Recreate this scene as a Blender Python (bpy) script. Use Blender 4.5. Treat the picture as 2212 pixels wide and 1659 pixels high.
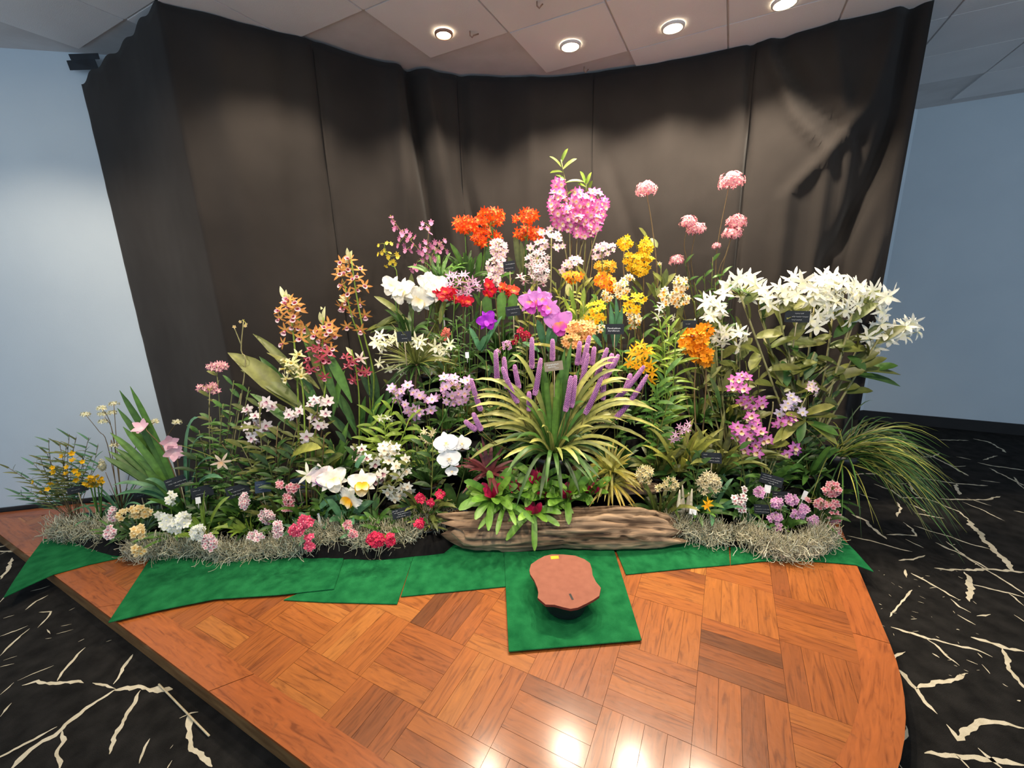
import bpy, math, random
import numpy as np
from mathutils import Vector, Matrix, Quaternion, noise
random.seed(7)
rng = np.random.default_rng(7)
PI = math.pi
for o in list(bpy.data.objects): bpy.data.objects.remove(o)
scene = bpy.context.scene
COL = scene.collection

# ------------------------------------------------------------------ camera
F_PX, PITCH, ROLL, EYE = 900.0, 0.245, -0.03, 1.53
R0 = Vector((1, 0, 0)); FW = Vector((0, math.cos(PITCH), -math.sin(PITCH))); U0 = R0.cross(FW)
RX = R0 * math.cos(ROLL) + U0 * math.sin(ROLL)
UX = U0 * math.cos(ROLL) - R0 * math.sin(ROLL)
cam_data = bpy.data.cameras.new('camera'); cam_data.sensor_width = 36.0
cam_data.lens = 36.0 * F_PX / 2212.0; cam_data.clip_start = 0.05
cam = bpy.data.objects.new('camera', cam_data); COL.objects.link(cam)
M = Matrix((RX, UX, -FW)).transposed().to_4x4(); M.translation = (0, 0, EYE)
cam.matrix_world = M
scene.camera = cam

# ------------------------------------------------------------------ world, exposure
scene.view_settings.view_transform = 'Standard'
scene.view_settings.look = 'None'
scene.view_settings.exposure = 0.40
scene.view_settings.gamma = 1.0
scene.view_settings.use_curve_mapping = False
world = bpy.data.worlds.new('daylight'); scene.world = world; world.use_nodes = True
bg = world.node_tree.nodes['Background']
bg.inputs[0].default_value = (0.62, 0.80, 1.0, 1); bg.inputs[1].default_value = 0.9
LAMP_POWER = 78.0
LAMP_TINT = (1.0, 0.85, 0.66)

# ------------------------------------------------------------------ helpers: places
def ray(x, y):
    u, v = (x - 1106) / F_PX, (y - 829.5) / F_PX
    return FW + RX * u - UX * v
def P(x, y, Y):
    d = ray(x, y); return Vector((0, 0, EYE)) + d * (Y / d.y)
def Z(x, y, z=0.0):
    d = ray(x, y); return Vector((0, 0, EYE)) + d * ((z - EYE) / d.z)
CROP = {1: (0, 780, .2532), 2: (400, 500, .2411), 3: (450, 820, .2532), 4: (780, 320, .2652), 5: (1150, 340, .2532),
        6: (1400, 560, .2803), 7: (950, 680, .2411), 8: (930, 950, .2893), 9: (1340, 900, .2712)}
def q(k, *pts):
    a, b, s = CROP[k]
    return [(a + x * s, b + y * s) for x, y in pts]
def lin(h):
    c = [int(h[i:i + 2], 16) / 255 for i in (0, 2, 4)]
    return tuple(v / 12.92 if v <= .04045 else ((v + .055) / 1.055) ** 2.4 for v in c)
def mix(a, b, t): return tuple(x + (y - x) * t for x, y in zip(a, b))

# the hanging line of the curtain in plan
CUR = [(-2.62, 2.98), (-2.2, 2.78), (-1.74, 2.53), (-1.2, 2.86), (-.59, 3.29), (.32, 3.46), (1.285, 3.23), (1.97, 2.90), (2.37, 2.70)]
def catmull(pts, n=12):
    p = [np.array(v, float) for v in pts]; p = [2 * p[0] - p[1]] + p + [2 * p[-1] - p[-2]]
    out = []
    for i in range(1, len(p) - 2):
        for k in range(n):
            t = k / n; a, b, c, d = p[i - 1], p[i], p[i + 1], p[i + 2]
            out.append(.5 * (2 * b + (c - a) * t + (2 * a - 5 * b + 4 * c - d) * t * t + (3 * b - a - 3 * c + d) * t ** 3))
    out.append(p[-2]); return np.array(out)
CURP = np.vstack([catmull(CUR[:3], 8)[:-1], catmull(CUR[2:], 12)])
CURS = np.concatenate([[0], np.cumsum(np.linalg.norm(np.diff(CURP, axis=0), axis=1))])
def cur_y(X): return float(np.interp(X, CURP[:, 0], CURP[:, 1]))
def sstep(a, b, x):
    t = min(1, max(0, (x - a) / (b - a))); return t * t * (3 - 2 * t)
def win(X, a, b, s=.05): return sstep(a - s, a + s, X) * (1 - sstep(b - s, b + s, X))
def stage_z(X, Y):
    return (.17 * sstep(2.36, 2.40, Y) * win(X, -2.3, 1.9) + .27 * sstep(2.60, 2.64, Y) * win(X, -1.15, 1.6)
            + .30 * sstep(2.82, 2.86, Y) * win(X, -.95, 1.35) + .25 * sstep(3.04, 3.08, Y) * win(X, -.5, 1.05)) + .012
DT = [(340, 3.02), (500, 2.96), (600, 2.90), (700, 2.80), (800, 2.68), (900, 2.55), (1000, 2.42), (1100, 2.30), (1200, 2.12)]
def DY(x, y):
    Y = float(np.interp(y, [a for a, b in DT], [b for a, b in DT]))
    for _ in range(4):
        p = P(x, y, Y); Y = min(Y, cur_y(p.x) - .16)
    return Y

# ------------------------------------------------------------------ helpers: objects
def mesh(name, v, f, mat=None, col=None, smooth=True):
    me = bpy.data.meshes.new(name); me.from_pydata([tuple(a) for a in v], [], f)
    if col is not None:
        at = me.color_attributes.new('Col', 'FLOAT_COLOR', 'POINT')
        a = np.ones((len(v), 4), np.float32); a[:, :3] = np.array(col, np.float32).reshape(-1, 3)
        at.data.foreach_set('color', a.ravel())
    if mat is not None:
        me.materials.append(mat)
    if smooth: me.polygons.foreach_set('use_smooth', [True] * len(me.polygons))
    me.update(); return me
def obj(name, me, parent=None, loc=(0, 0, 0)):
    o = bpy.data.objects.new(name, me); COL.objects.link(o); o.location = loc
    if parent is not None: o.parent = parent
    return o
def thing(name, label, cat, loc, group=None):
    o = bpy.data.objects.new(name, None); COL.objects.link(o); o.location = loc; o.empty_display_size = .05
    tag(o, label, cat, group); return o
def tag(o, label=None, cat=None, group=None, kind=None):
    if label: o['label'] = label
    if cat: o['category'] = cat
    if group: o['group'] = group
    if kind: o['kind'] = kind
    return o
class MB:
    def __init__(s): s.v = []; s.f = []; s.c = []
    def add(s, v, f, c=None):
        n = len(s.v); s.v += [tuple(a) for a in v]; s.f += [tuple(i + n for i in a) for a in f]
        if c is not None: s.c += list(c) if isinstance(c, list) else [c] * len(v)
        return s
    def box(s, x0, x1, y0, y1, z0, z1, c=None):
        v = [(x, y, z) for z in (z0, z1) for y in (y0, y1) for x in (x0, x1)]
        return s.add(v, [(0, 2, 3, 1), (4, 5, 7, 6), (0, 1, 5, 4), (2, 6, 7, 3), (0, 4, 6, 2), (1, 3, 7, 5)], c)
    def prism(s, poly, z0, z1, c=None):
        n = len(poly)
        v = [(x, y, z0) for x, y in poly] + [(x, y, z1) for x, y in poly]
        f = [tuple(range(n - 1, -1, -1)), tuple(range(n, 2 * n))] + [(i, (i + 1) % n, n + (i + 1) % n, n + i) for i in range(n)]
        return s.add(v, f, c)
    def tube(s, pts, rad, c=None, sides=5, cap=True):
        pts = [Vector(p) for p in pts]; n = len(pts)
        if not isinstance(rad, (list, tuple)): rad = [rad] * n
        v = []; f = []; cc = []
        ref = Vector((.3, .5, .81))
        for i, p in enumerate(pts):
            t = (pts[min(i + 1, n - 1)] - pts[max(i - 1, 0)])
            if t.length < 1e-9: t = Vector((0, 0, 1))
            t.normalize(); a = t.cross(ref)
            if a.length < .05: a = t.cross(Vector((1, 0, 0)))
            a.normalize(); b = t.cross(a)
            for k in range(sides):
                th = 2 * PI * k / sides; v.append(p + a * (rad[i] * math.cos(th)) + b * (rad[i] * math.sin(th)))
                if c is not None: cc.append(c[i] if isinstance(c, list) else c)
        for i in range(n - 1):
            for k in range(sides):
                k2 = (k + 1) % sides; f.append((i * sides + k, i * sides + k2, (i + 1) * sides + k2, (i + 1) * sides + k))
        if cap: f.append(tuple(range(sides - 1, -1, -1))); f.append(tuple((n - 1) * sides + k for k in range(sides)))
        return s.add(v, f, cc if c is not None else None)
    def lathe(s, prof, n=20, c=None, ctr=(0, 0)):
        v = []; f = []; m = len(prof)
        for r, z in prof:
            for k in range(n):
                th = 2 * PI * k / n; v.append((ctr[0] + r * math.cos(th), ctr[1] + r * math.sin(th), z))
        for i in range(m - 1):
            for k in range(n):
                k2 = (k + 1) % n; f.append((i * n + k, i * n + k2, (i + 1) * n + k2, (i + 1) * n + k))
        f.append(tuple(range(n - 1, -1, -1))); f.append(tuple((m - 1) * n + k for k in range(n)))
        return s.add(v, f, c)
    def build(s, name, mat, parent=None, loc=(0, 0, 0), smooth=True):
        L = Vector(loc)
        v = [Vector(a) - L for a in s.v] if any(loc) else s.v
        o = obj(name, mesh(name, v, s.f, mat, s.c if s.c else None, smooth), None, loc)
        if parent is not None:
            o.parent = parent; o.location = L - Vector(parent.location)
        return o
def local(parent, pts): return [Vector(p) - parent.location for p in pts]

# ------------------------------------------------------------------ materials
def new_mat(name):
    m = bpy.data.materials.new(name); m.use_nodes = True
    nt = m.node_tree; b = nt.nodes['Principled BSDF']; return m, nt, b
def N(nt, t, **kw):
    n = nt.nodes.new(t)
    for k, v in kw.items():
        if k in n.inputs.keys() if hasattr(n.inputs, 'keys') else False: n.inputs[k].default_value = v
        else: setattr(n, k, v)
    return n
def ramp(nt, fac, stops):
    r = nt.nodes.new('ShaderNodeValToRGB'); e = r.color_ramp.elements
    while len(e) < len(stops): e.new(.5)
    for k, (p, c) in enumerate(stops): e[k].position = p; e[k].color = (*c, 1)
    nt.links.new(fac, r.inputs[0]); return r.outputs[0]
def noisy(name, c1, c2, scale=8, rough=.6, bump=0.0, bscale=60, spec=.4, detail=4, stretch=None, sheen=0.0):
    m, nt, b = new_mat(name); b.inputs['Roughness'].default_value = rough
    b.inputs['Specular IOR Level'].default_value = spec
    tc = N(nt, 'ShaderNodeTexCoord'); src = tc.outputs['Object']
    if stretch:
        mp = N(nt, 'ShaderNodeMapping'); mp.inputs['Scale'].default_value = stretch; nt.links.new(src, mp.inputs[0]); src = mp.outputs[0]
    n = N(nt, 'ShaderNodeTexNoise'); n.inputs['Scale'].default_value = scale; n.inputs['Detail'].default_value = detail
    nt.links.new(src, n.inputs['Vector'])
    nt.links.new(ramp(nt, n.outputs['Fac'], [(.3, c1), (.7, c2)]), b.inputs['Base Color'])
    if bump:
        n2 = N(nt, 'ShaderNodeTexNoise'); n2.inputs['Scale'].default_value = bscale; n2.inputs['Detail'].default_value = 5
        nt.links.new(src, n2.inputs['Vector'])
        bp = N(nt, 'ShaderNodeBump'); bp.inputs['Strength'].default_value = bump; bp.inputs['Distance'].default_value = .01
        nt.links.new(n2.outputs['Fac'], bp.inputs['Height']); nt.links.new(bp.outputs[0], b.inputs['Normal'])
    if sheen: b.inputs['Sheen Weight'].default_value = sheen
    return m
def pigment(name, rough, trans, var=.18, spec=.35, nscale=40, namp=.16):
    m, nt, b = new_mat(name); b.inputs['Roughness'].default_value = rough; b.inputs['Specular IOR Level'].default_value = spec
    at = N(nt, 'ShaderNodeVertexColor'); at.layer_name = 'Col'
    oi = N(nt, 'ShaderNodeObjectInfo')
    mr = N(nt, 'ShaderNodeMapRange'); mr.inputs[3].default_value = 1 - var; mr.inputs[4].default_value = 1 + var
    nt.links.new(oi.outputs['Random'], mr.inputs[0])
    tc = N(nt, 'ShaderNodeTexCoord'); n = N(nt, 'ShaderNodeTexNoise'); n.inputs['Scale'].default_value = nscale
    nt.links.new(tc.outputs['Object'], n.inputs['Vector'])
    mr2 = N(nt, 'ShaderNodeMapRange'); mr2.inputs[1].default_value = .3; mr2.inputs[2].default_value = .7
    mr2.inputs[3].default_value = 1 - namp; mr2.inputs[4].default_value = 1 + namp
    nt.links.new(n.outputs['Fac'], mr2.inputs[0])
    mu = N(nt, 'ShaderNodeMath', operation='MULTIPLY'); nt.links.new(mr.outputs[0], mu.inputs[0]); nt.links.new(mr2.outputs[0], mu.inputs[1])
    hs = N(nt, 'ShaderNodeHueSaturation'); nt.links.new(at.outputs['Color'], hs.inputs['Color']); nt.links.new(mu.outputs[0], hs.inputs['Value'])
    nt.links.new(hs.outputs[0], b.inputs['Base Color'])
    if trans:
        tr = N(nt, 'ShaderNodeBsdfTranslucent'); nt.links.new(hs.outputs[0], tr.inputs[0])
        mx = N(nt, 'ShaderNodeMixShader'); mx.inputs[0].default_value = trans
        out = nt.nodes['Material Output']
        nt.links.new(b.outputs[0], mx.inputs[1]); nt.links.new(tr.outputs[0], mx.inputs[2]); nt.links.new(mx.outputs[0], out.inputs[0])
    return m
M_PETAL = pigment('petal', .55, .22, .06, .25, 90, .06)
M_LEAF = pigment('leaf', .42, .12, .22, .45, 30, .22)
M_STEM = pigment('stem', .6, 0, .15, .3, 60, .15)
M_POT = noisy('pot_plastic', (.008, .009, .011), (.016, .018, .022), 12, .38, spec=.5)
M_POTBLUE = noisy('pot_plastic_blue', lin('1c2b3f'), lin('26384f'), 12, .4)
M_SOIL = noisy('bark_mix', lin('1c140c'), lin('5a4127'), 60, .95, .6, 80)
M_MOSS = pigment('moss_strand', .9, 0, .0, .1, 20, .18)
M_CARD = noisy('black_card', lin('101318'), lin('1d242c'), 10, .5)
M_CARDBLUE = noisy('slate_card', lin('26364a'), lin('31435a'), 10, .5)
M_CARDTAN = noisy('tan_card', lin('7d7465'), lin('8d8373'), 14, .6)
M_INK = noisy('white_ink', lin('c9d2da'), lin('e2e6ea'), 40, .7)
M_WHITE = noisy('white_plastic', lin('d6dbe0'), lin('e8ebee'), 20, .5)
M_STICK = noisy('pale_wood', lin('b9a887'), lin('d8c9a6'), 40, .7)
def fabric(name, c1, c2, rough=.95, bump=.25, bs=900, sheen=.15):
    m = noisy(name, c1, c2, 3.0, rough, bump, bs, .12, 3, None, sheen); return m
M_CURT = fabric('black_cotton', (.023, .0198, .0182), (.031, .0267, .0245), sheen=.06)
M_CLOTH = fabric('black_cloth', (.005, .0047, .005), (.009, .0085, .0087), sheen=.02)
M_WALL = noisy('painted_wall', (.58, .65, .70), (.62, .69, .735), 2.5, .8, .06, 140, .25)
M_BASE = noisy('black_skirting', (.008, .007, .007), (.016, .014, .014), 8, .5)
M_TILE = noisy('ceiling_tile', (.80, .765, .75), (.88, .85, .835), 1.6, .95, .2, 260, .1)
M_TBAR = noisy('ceiling_bar', (.60, .56, .54), (.70, .66, .64), 6, .7)
M_GREEN = noisy('green_turf', lin('14683a'), lin('2a8a50'), 14, .95, .9, 420, .1, 6)
M_CARPET = noisy('black_carpet', (.012, .0112, .0105), (.030, .028, .026), 14, .98, .8, 500, .1, 6)
M_VEIN = noisy('cream_yarn', lin('cfc4a8'), lin('e6ddc6'), 30, .95, .6, 500, .1)
# ------------------------------------------------------------------ lamps (ceiling downlights)
CEIL = 2.95
M_RING, _nt, _b = new_mat('lamp_ring'); _b.inputs['Base Color'].default_value = (.75, .72, .68, 1); _b.inputs['Roughness'].default_value = .4
M_RINGD, _nt, _b = new_mat('lamp_ring_copper'); _b.inputs['Base Color'].default_value = (.35, .2, .14, 1); _b.inputs['Roughness'].default_value = .4
M_GLOW, _nt, _b = new_mat('lamp_glow'); _b.inputs['Base Color'].default_value = (1, 1, 1, 1)
_b.inputs['Emission Color'].default_value = (1.0, .84, .58, 1); _b.inputs['Emission Strength'].default_value = 60
def downlight(X, Y, label, power=1.0, ring=None, tilt=(0, 0), r=.052, cone=112, blend=.6):
    t = thing('ceiling_downlight', label, 'ceiling light', (X, Y, CEIL - .006), 'recessed downlights in the tiled ceiling')
    b = MB(); n = 28; prof = [(r * 1.0, .002), (r * 1.02, -.010), (r * 1.22, -.008), (r * 1.28, .004)]
    v = []; f = []
    for rr, z in prof:
        for k in range(n): v.append((rr * math.cos(2 * PI * k / n), rr * math.sin(2 * PI * k / n), z))
    for i in range(3):
        for k in range(n): f.append((i * n + k, i * n + (k + 1) % n, (i + 1) * n + (k + 1) % n, (i + 1) * n + k))
    obj('trim_ring', mesh('trim_ring', v, f, ring or M_RING), t)
    g = MB(); g.lathe([(r * .2, -.009), (r * .7, -.007), (r * .99, -.002)], 24)
    obj('lamp', mesh('lamp', g.v, g.f, M_GLOW), t)
    L = bpy.data.lights.new('spot', 'SPOT'); L.energy = LAMP_POWER * power; L.color = LAMP_TINT
    L.spot_size = math.radians(cone); L.spot_blend = blend; L.shadow_soft_size = .045
    o = obj('spot_light', L, t, (0, 0, -.03)); o.rotation_euler = (tilt[0], tilt[1], 0)
    return t
downlight(-.34, 2.88, 'small recessed ceiling lamp with a copper ring above the curtain', 1.0, M_RINGD, r=.042)
downlight(.43, 3.05, 'bright recessed lamp nearest the middle of the curtain top', 1.55)
downlight(1.01, 2.88, 'bright recessed lamp second from the right edge of the curtain', 1.75)
downlight(1.54, 2.68, 'recessed lamp cut by the upper picture edge near the right', 1.6)
downlight(-1.12, 2.42, 'recessed lamp over the left part of the flower display', .8)
downlight(-2.75, 2.15, 'recessed lamp close to the pale left wall', .5)
for k, (a, b_) in enumerate([(-1.7, 1.0), (-.5, .8), (.55, .75), (1.6, .8)]):
    downlight(a, b_, ('recessed lamp over the platform edge, first from the left', 'recessed lamp over the platform, second from the left',
              'recessed lamp over the platform, third from the left', 'recessed lamp over the rounded platform corner')[k], 1.35, tilt=(.72, 0), cone=82, blend=.9)

# ------------------------------------------------------------------ floor, walls, ceiling
FZ = -.085
WA = Vector((-6.0, 2.29, 0)); WB = Vector((3.86, 4.36, 0)); ANG = -.4775
u_ = Vector((math.cos(ANG), math.sin(ANG), 0)); v_ = Vector((-u_.y, u_.x, 0)); WC = WB + u_ * 6.0
fl = MB(); fl.add([(-6.5, -1.8, FZ), (9.5, -1.8, FZ), (9.5, 5.2, FZ), (-6.5, 5.2, FZ)], [(0, 1, 2, 3)])
fl.add([(-6.5, -1.8, FZ - .05), (9.5, -1.8, FZ - .05), (9.5, 5.2, FZ - .05), (-6.5, 5.2, FZ - .05)], [(3, 2, 1, 0)])
floor = tag(fl.build('floor', M_CARPET, smooth=False), 'black carpet with broken cream vein pattern', None, None, 'structure')
def wall(name, A, B, z0, z1, th, mat, kind='structure', lab=None):
    d = (B - A).normalized(); n = Vector((-d.y, d.x, 0)) * th
    m = MB(); m.prism([(A.x, A.y), (B.x, B.y), (B.x + n.x, B.y + n.y), (A.x + n.x, A.y + n.y)], z0, z1)
    return tag(m.build(name, mat, smooth=False), lab, None, None, kind)
wall('wall_left', WA, WB + (WB - WA).normalized() * .1, FZ, CEIL + .1, .12, M_WALL, lab='pale blue painted wall behind the curtain')
wall('wall_right', WB, WC, FZ, CEIL + .1, .12, M_WALL, lab='pale blue painted wall right of the curtain')
nl = Vector((-(WB - WA).y, (WB - WA).x, 0)).normalized(); nr = v_
wall('baseboard_left', WA - nl * .018, WB - nl * .018, FZ, .025, .017, M_BASE, lab='black skirting along the left wall')
wall('baseboard_right', WB - nr * .018, WC - nr * .018, FZ, .025, .017, M_BASE, lab='black skirting along the right wall')
cm = MB(); cm.box(-6.5, 9.5, -2.6, 5.4, CEIL + .012, CEIL + .08)
ceiling = tag(cm.build('ceiling', M_TBAR, smooth=False), 'white tiled ceiling with thin joints', None, None, 'structure')
TS = .578; OX, OY = -.47, 3.17
tb = MB(); g = .006; tb.prism([(-TS / 2 + g, -TS / 2 + g), (TS / 2 - g, -TS / 2 + g), (TS / 2 - g, TS / 2 - g), (-TS / 2 + g, TS / 2 - g)], 0, .0115)
tile_me = mesh('ceiling_tile', tb.v, tb.f, M_TILE, smooth=False)
for i in range(-7, 9):
    for j in range(-7, 5):
        c = Vector((OX, OY, 0)) + u_ * ((i + .5) * TS) + v_ * ((j + .5) * TS)
        if -3.2 < c.x < 4.6 and .2 < c.y < 4.5 and (c - WA).dot(nl) < -.32 and (c - WB).dot(nr) < -.32:
            o = obj('ceiling_tile', tile_me, ceiling, (c.x, c.y, CEIL + random.uniform(0, .002))); o.rotation_euler.z = ANG
for k, (x, y) in enumerate([(1015, 68), (1262, 146), (1160, 3)]):
    h = MB(); p = Z(x, y, CEIL); h.tube([p + Vector((0, 0, .005)), p + Vector((0, 0, -.02)), p + Vector((.012, 0, -.03)), p + Vector((.02, 0, -.02)), p + Vector((.05 if k == 0 else .03, .01, -.008))], .004)
    tag(h.build('ceiling_hook', M_RINGD, loc=tuple(p)), ('bent wire hook beside the copper-ringed lamp', 'small clip on the ceiling above the curtain middle', 'bent hook at the upper picture edge')[k], 'hook')

# carpet veins (yarn of another colour, a hair above the pile)
VL = [([(50, 1690), (200, 1540), (350, 1450), (420, 1380), (520, 1310), (620, 1230), (740, 1150)], 27), ([(740, 1150), (860, 1130), (960, 1150), (1110, 1150)], 34),
 ([(740, 1150), (680, 1130), (590, 1115)], 15), ([(730, 1120), (790, 1020), (850, 930)], 20), ([(900, 1160), (870, 1230), (790, 1350), (740, 1450), (700, 1570)], 24),
 ([(140, 1130), (230, 1110), (300, 1110), (370, 1115), (450, 1105), (540, 1110)], 19), ([(370, 1100), (430, 1010), (500, 930), (550, 885)], 15), ([(960, 1470), (920, 1550), (890, 1630)], 20),
 ([(395, 1420), (400, 1490), (370, 1540), (380, 1680)], 22), ([(1150, 1340), (1220, 1310), (1270, 1300)], 16), ([(1220, 1310), (1210, 1400), (1230, 1500), (1280, 1580), (1360, 1650)], 30),
 ([(0, 815), (100, 780), (180, 745)], 9), ([(0, 940), (60, 880), (130, 810), (190, 765)], 12), ([(20, 970), (110, 940)], 9), ([(110, 1100), (200, 1060), (345, 1000)], 8), ([(0, 1190), (60, 1140), (90, 1110)], 10),
 ([(0, 1330), (80, 1240)], 14), ([(250, 660), (330, 655), (300, 700), (240, 760)], 9), ([(160, 645), (230, 590), (310, 550)], 11), ([(195, 525), (260, 510), (320, 490)], 9), ([(0, 450), (40, 400), (70, 340), (80, 310)], 17),
 ([(0, 290), (60, 265)], 8), ([(290, 830), (330, 825)], 8), ([(500, 850), (540, 830)], 8), ([(680, 850), (715, 838)], 8), ([(1060, 1680), (1100, 1610)], 12), ([(1090, 1535), (1112, 1510)], 9), ([(440, 650), (480, 630)], 6), ([(0, 1010), (90, 990)], 7),
 ([(20, 700), (90, 680)], 9), ([(0, 600), (50, 540), (110, 520)], 10), ([(390, 750), (460, 735)], 6), ([(300, 770), (320, 800)], 7), ([(360, 800), (470, 770)], 5)]
VR = [([(290, 165), (340, 215), (380, 255), (440, 280), (520, 320), (600, 365)], 8), ([(255, 265), (340, 280), (440, 280), (470, 265)], 7), ([(465, 205), (600, 208)], 7), ([(620, 200), (690, 215), (770, 262)], 9),
 ([(545, 280), (610, 292)], 7), ([(640, 305), (700, 320), (850, 340)], 9), ([(665, 295), (725, 275)], 6), ([(690, 330), (770, 370), (850, 410)], 7), ([(530, 325), (585, 320)], 6), ([(60, 360), (150, 355), (300, 360), (420, 380), (550, 400), (685, 408)], 8),
 ([(655, 385), (740, 395)], 6), ([(545, 400), (552, 447)], 11), ([(335, 390), (350, 430), (385, 460)], 9), ([(180, 400), (260, 430), (300, 460), (400, 462), (480, 490), (560, 525), (600, 560)], 8), ([(595, 560), (640, 610), (700, 680), (760, 740), (812, 792)], 19),
 ([(470, 468), (560, 470), (680, 470), (740, 455)], 9), ([(590, 462), (700, 498)], 6), ([(570, 480), (650, 510), (760, 565)], 6), ([(800, 520), (850, 530)], 12), ([(55, 410), (130, 450), (200, 470)], 6), ([(285, 400), (330, 400)], 6),
 ([(340, 490), (430, 530)], 7), ([(360, 530), (490, 553)], 7), ([(280, 480), (300, 510), (280, 545)], 9), ([(80, 535), (130, 555), (180, 600), (235, 645)], 15), ([(235, 625), (300, 625), (365, 630), (350, 600), (310, 570)], 9),
 ([(60, 630), (160, 650), (260, 680), (350, 700)], 8), ([(355, 585), (430, 610), (520, 635), (600, 665), (700, 690)], 7), ([(320, 645), (400, 685)], 7), ([(450, 660), (540, 700), (620, 740), (700, 780)], 10), ([(290, 740), (350, 735), (410, 718)], 9),
 ([(445, 770), (500, 778), (580, 780), (680, 778), (850, 792)], 13), ([(580, 790), (610, 830), (605, 880), (600, 920)], 19), ([(610, 845), (700, 865), (850, 903)], 9), ([(770, 880), (850, 942)], 8), ([(320, 780), (326, 815)], 12), ([(345, 795), (420, 835), (480, 870), (560, 915)], 10),
 ([(520, 910), (560, 945), (610, 970)], 9), ([(550, 980), (630, 1025)], 9), ([(350, 870), (320, 900), (280, 950), (250, 990)], 7), ([(635, 985), (700, 980)], 8), ([(800, 980), (850, 1015)], 9), ([(255, 1033), (340, 1060), (420, 1085), (500, 1105), (640, 1140), (705, 1165)], 13),
 ([(410, 1085), (450, 1110), (500, 1160), (560, 1205)], 10), ([(610, 1080), (700, 1105), (780, 1130), (850, 1145)], 19), ([(750, 1130), (770, 1190), (800, 1260), (850, 1312)], 16), ([(265, 1185), (290, 1155), (320, 1145)], 10), ([(270, 1210), (320, 1260), (370, 1310), (410, 1370), (460, 1420)], 17),
 ([(370, 1310), (450, 1285), (520, 1270), (605, 1245)], 16), ([(500, 1465), (550, 1525), (580, 1495), (640, 1470), (690, 1460), (760, 1470), (850, 1480)], 20), ([(405, 1595), (470, 1600), (540, 1600), (650, 1610), (740, 1630), (850, 1645)], 20), ([(640, 1570), (670, 1605), (760, 1670)], 16), ([(540, 1600), (610, 1670)], 12),
 ([(320, 1470), (315, 1550)], 13), ([(290, 1640), (310, 1680)], 12), ([(640, 1150), (660, 1170)], 14), ([(440, 1150), (470, 1170)], 14), ([(530, 668), (542, 670)], 12), ([(590, 1180), (640, 1200)], 8), ([(660, 1200), (690, 1240)], 9), ([(545, 1045), (560, 1050)], 12), ([(750, 1285), (770, 1300)], 10), ([(810, 1355), (830, 1360)], 12)]
for k in range(46):
    a = random.choice([(255, 560), (330, 640), (260, 640)]); x = random.uniform(200, 640); y = random.uniform(700, 1250); VR.append(([(x, y), (x + random.uniform(4, 30), y + random.uniform(-4, 14))], random.uniform(3, 7)))
def vein(m, pts, w):
    n = len(pts); sub = []
    for i in range(n - 1):
        k = max(2, int((pts[i + 1] - pts[i]).length / .012))
        sub += [pts[i].lerp(pts[i + 1], t / k) for t in range(k)]
    sub.append(pts[-1]); nn = len(sub)
    if nn < 2: return
    v = []; sd = random.random() * 50
    for i, p in enumerate(sub):
        d = (sub[min(i + 1, nn - 1)] - sub[max(i - 1, 0)]).normalized(); s = Vector((-d.y, d.x, 0))
        e = min(1, i / 3 + .15, (nn - 1 - i) / 3 + .15)
        wob = s * noise.noise((i * .22, sd, 0)) * w * .7
        v.append(p + wob + s * w * e * (.5 + .55 * noise.noise((i * .5, sd, 3)))); v.append(p + wob - s * w * e * (.5 + .55 * noise.noise((i * .5, sd, 9))))
    m.add(v, [(2 * i, 2 * i + 1, 2 * i + 3, 2 * i + 2) for i in range(nn - 1)])
vm = MB()
for pts, w in VL:
    W = [Z(x * .337, 1100 + y * .337, FZ + .0015) for x, y in pts]; dist = (W[0] - Vector((0, 0, EYE))).length
    vein(vm, W, w * .337 / F_PX * dist * .62)
for pts, w in VR:
    W = [Z(1800 + x * .4876, 850 + y * .4876, FZ + .0015) for x, y in pts]; dist = (W[0] - Vector((0, 0, EYE))).length
    vein(vm, W, w * .4876 / F_PX * dist * .62)
def rnd_vein(x, y, n=4):
    a = random.uniform(-.9, -.1) if random.random() < .75 else random.uniform(.6, 1.4); p = Vector((x, y, FZ + .0015)); pts = [p]
    for _ in range(n):
        a += random.uniform(-.35, .35); p = p + Vector((math.cos(a), math.sin(a), 0)) * random.uniform(.08, .22); pts.append(p)
    vein(vm, pts, random.uniform(.005, .014))
for _ in range(150):
    x, y = random.uniform(-6, 8), random.uniform(-2.5, 3.6)
    s = Vector((x, y, 0)); left = (y < 1.1 - .527 * (x + .84)); inview = (abs(x) < y * 1.25 + .4 and y > .75)
    if not inview and (left or x > 2.0 or y < 0): rnd_vein(x, y)
tag(vm.build('vein_pattern', M_VEIN, floor, smooth=False), 'cream broken vein pattern in the carpet', None, None, 'stuff')

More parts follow.
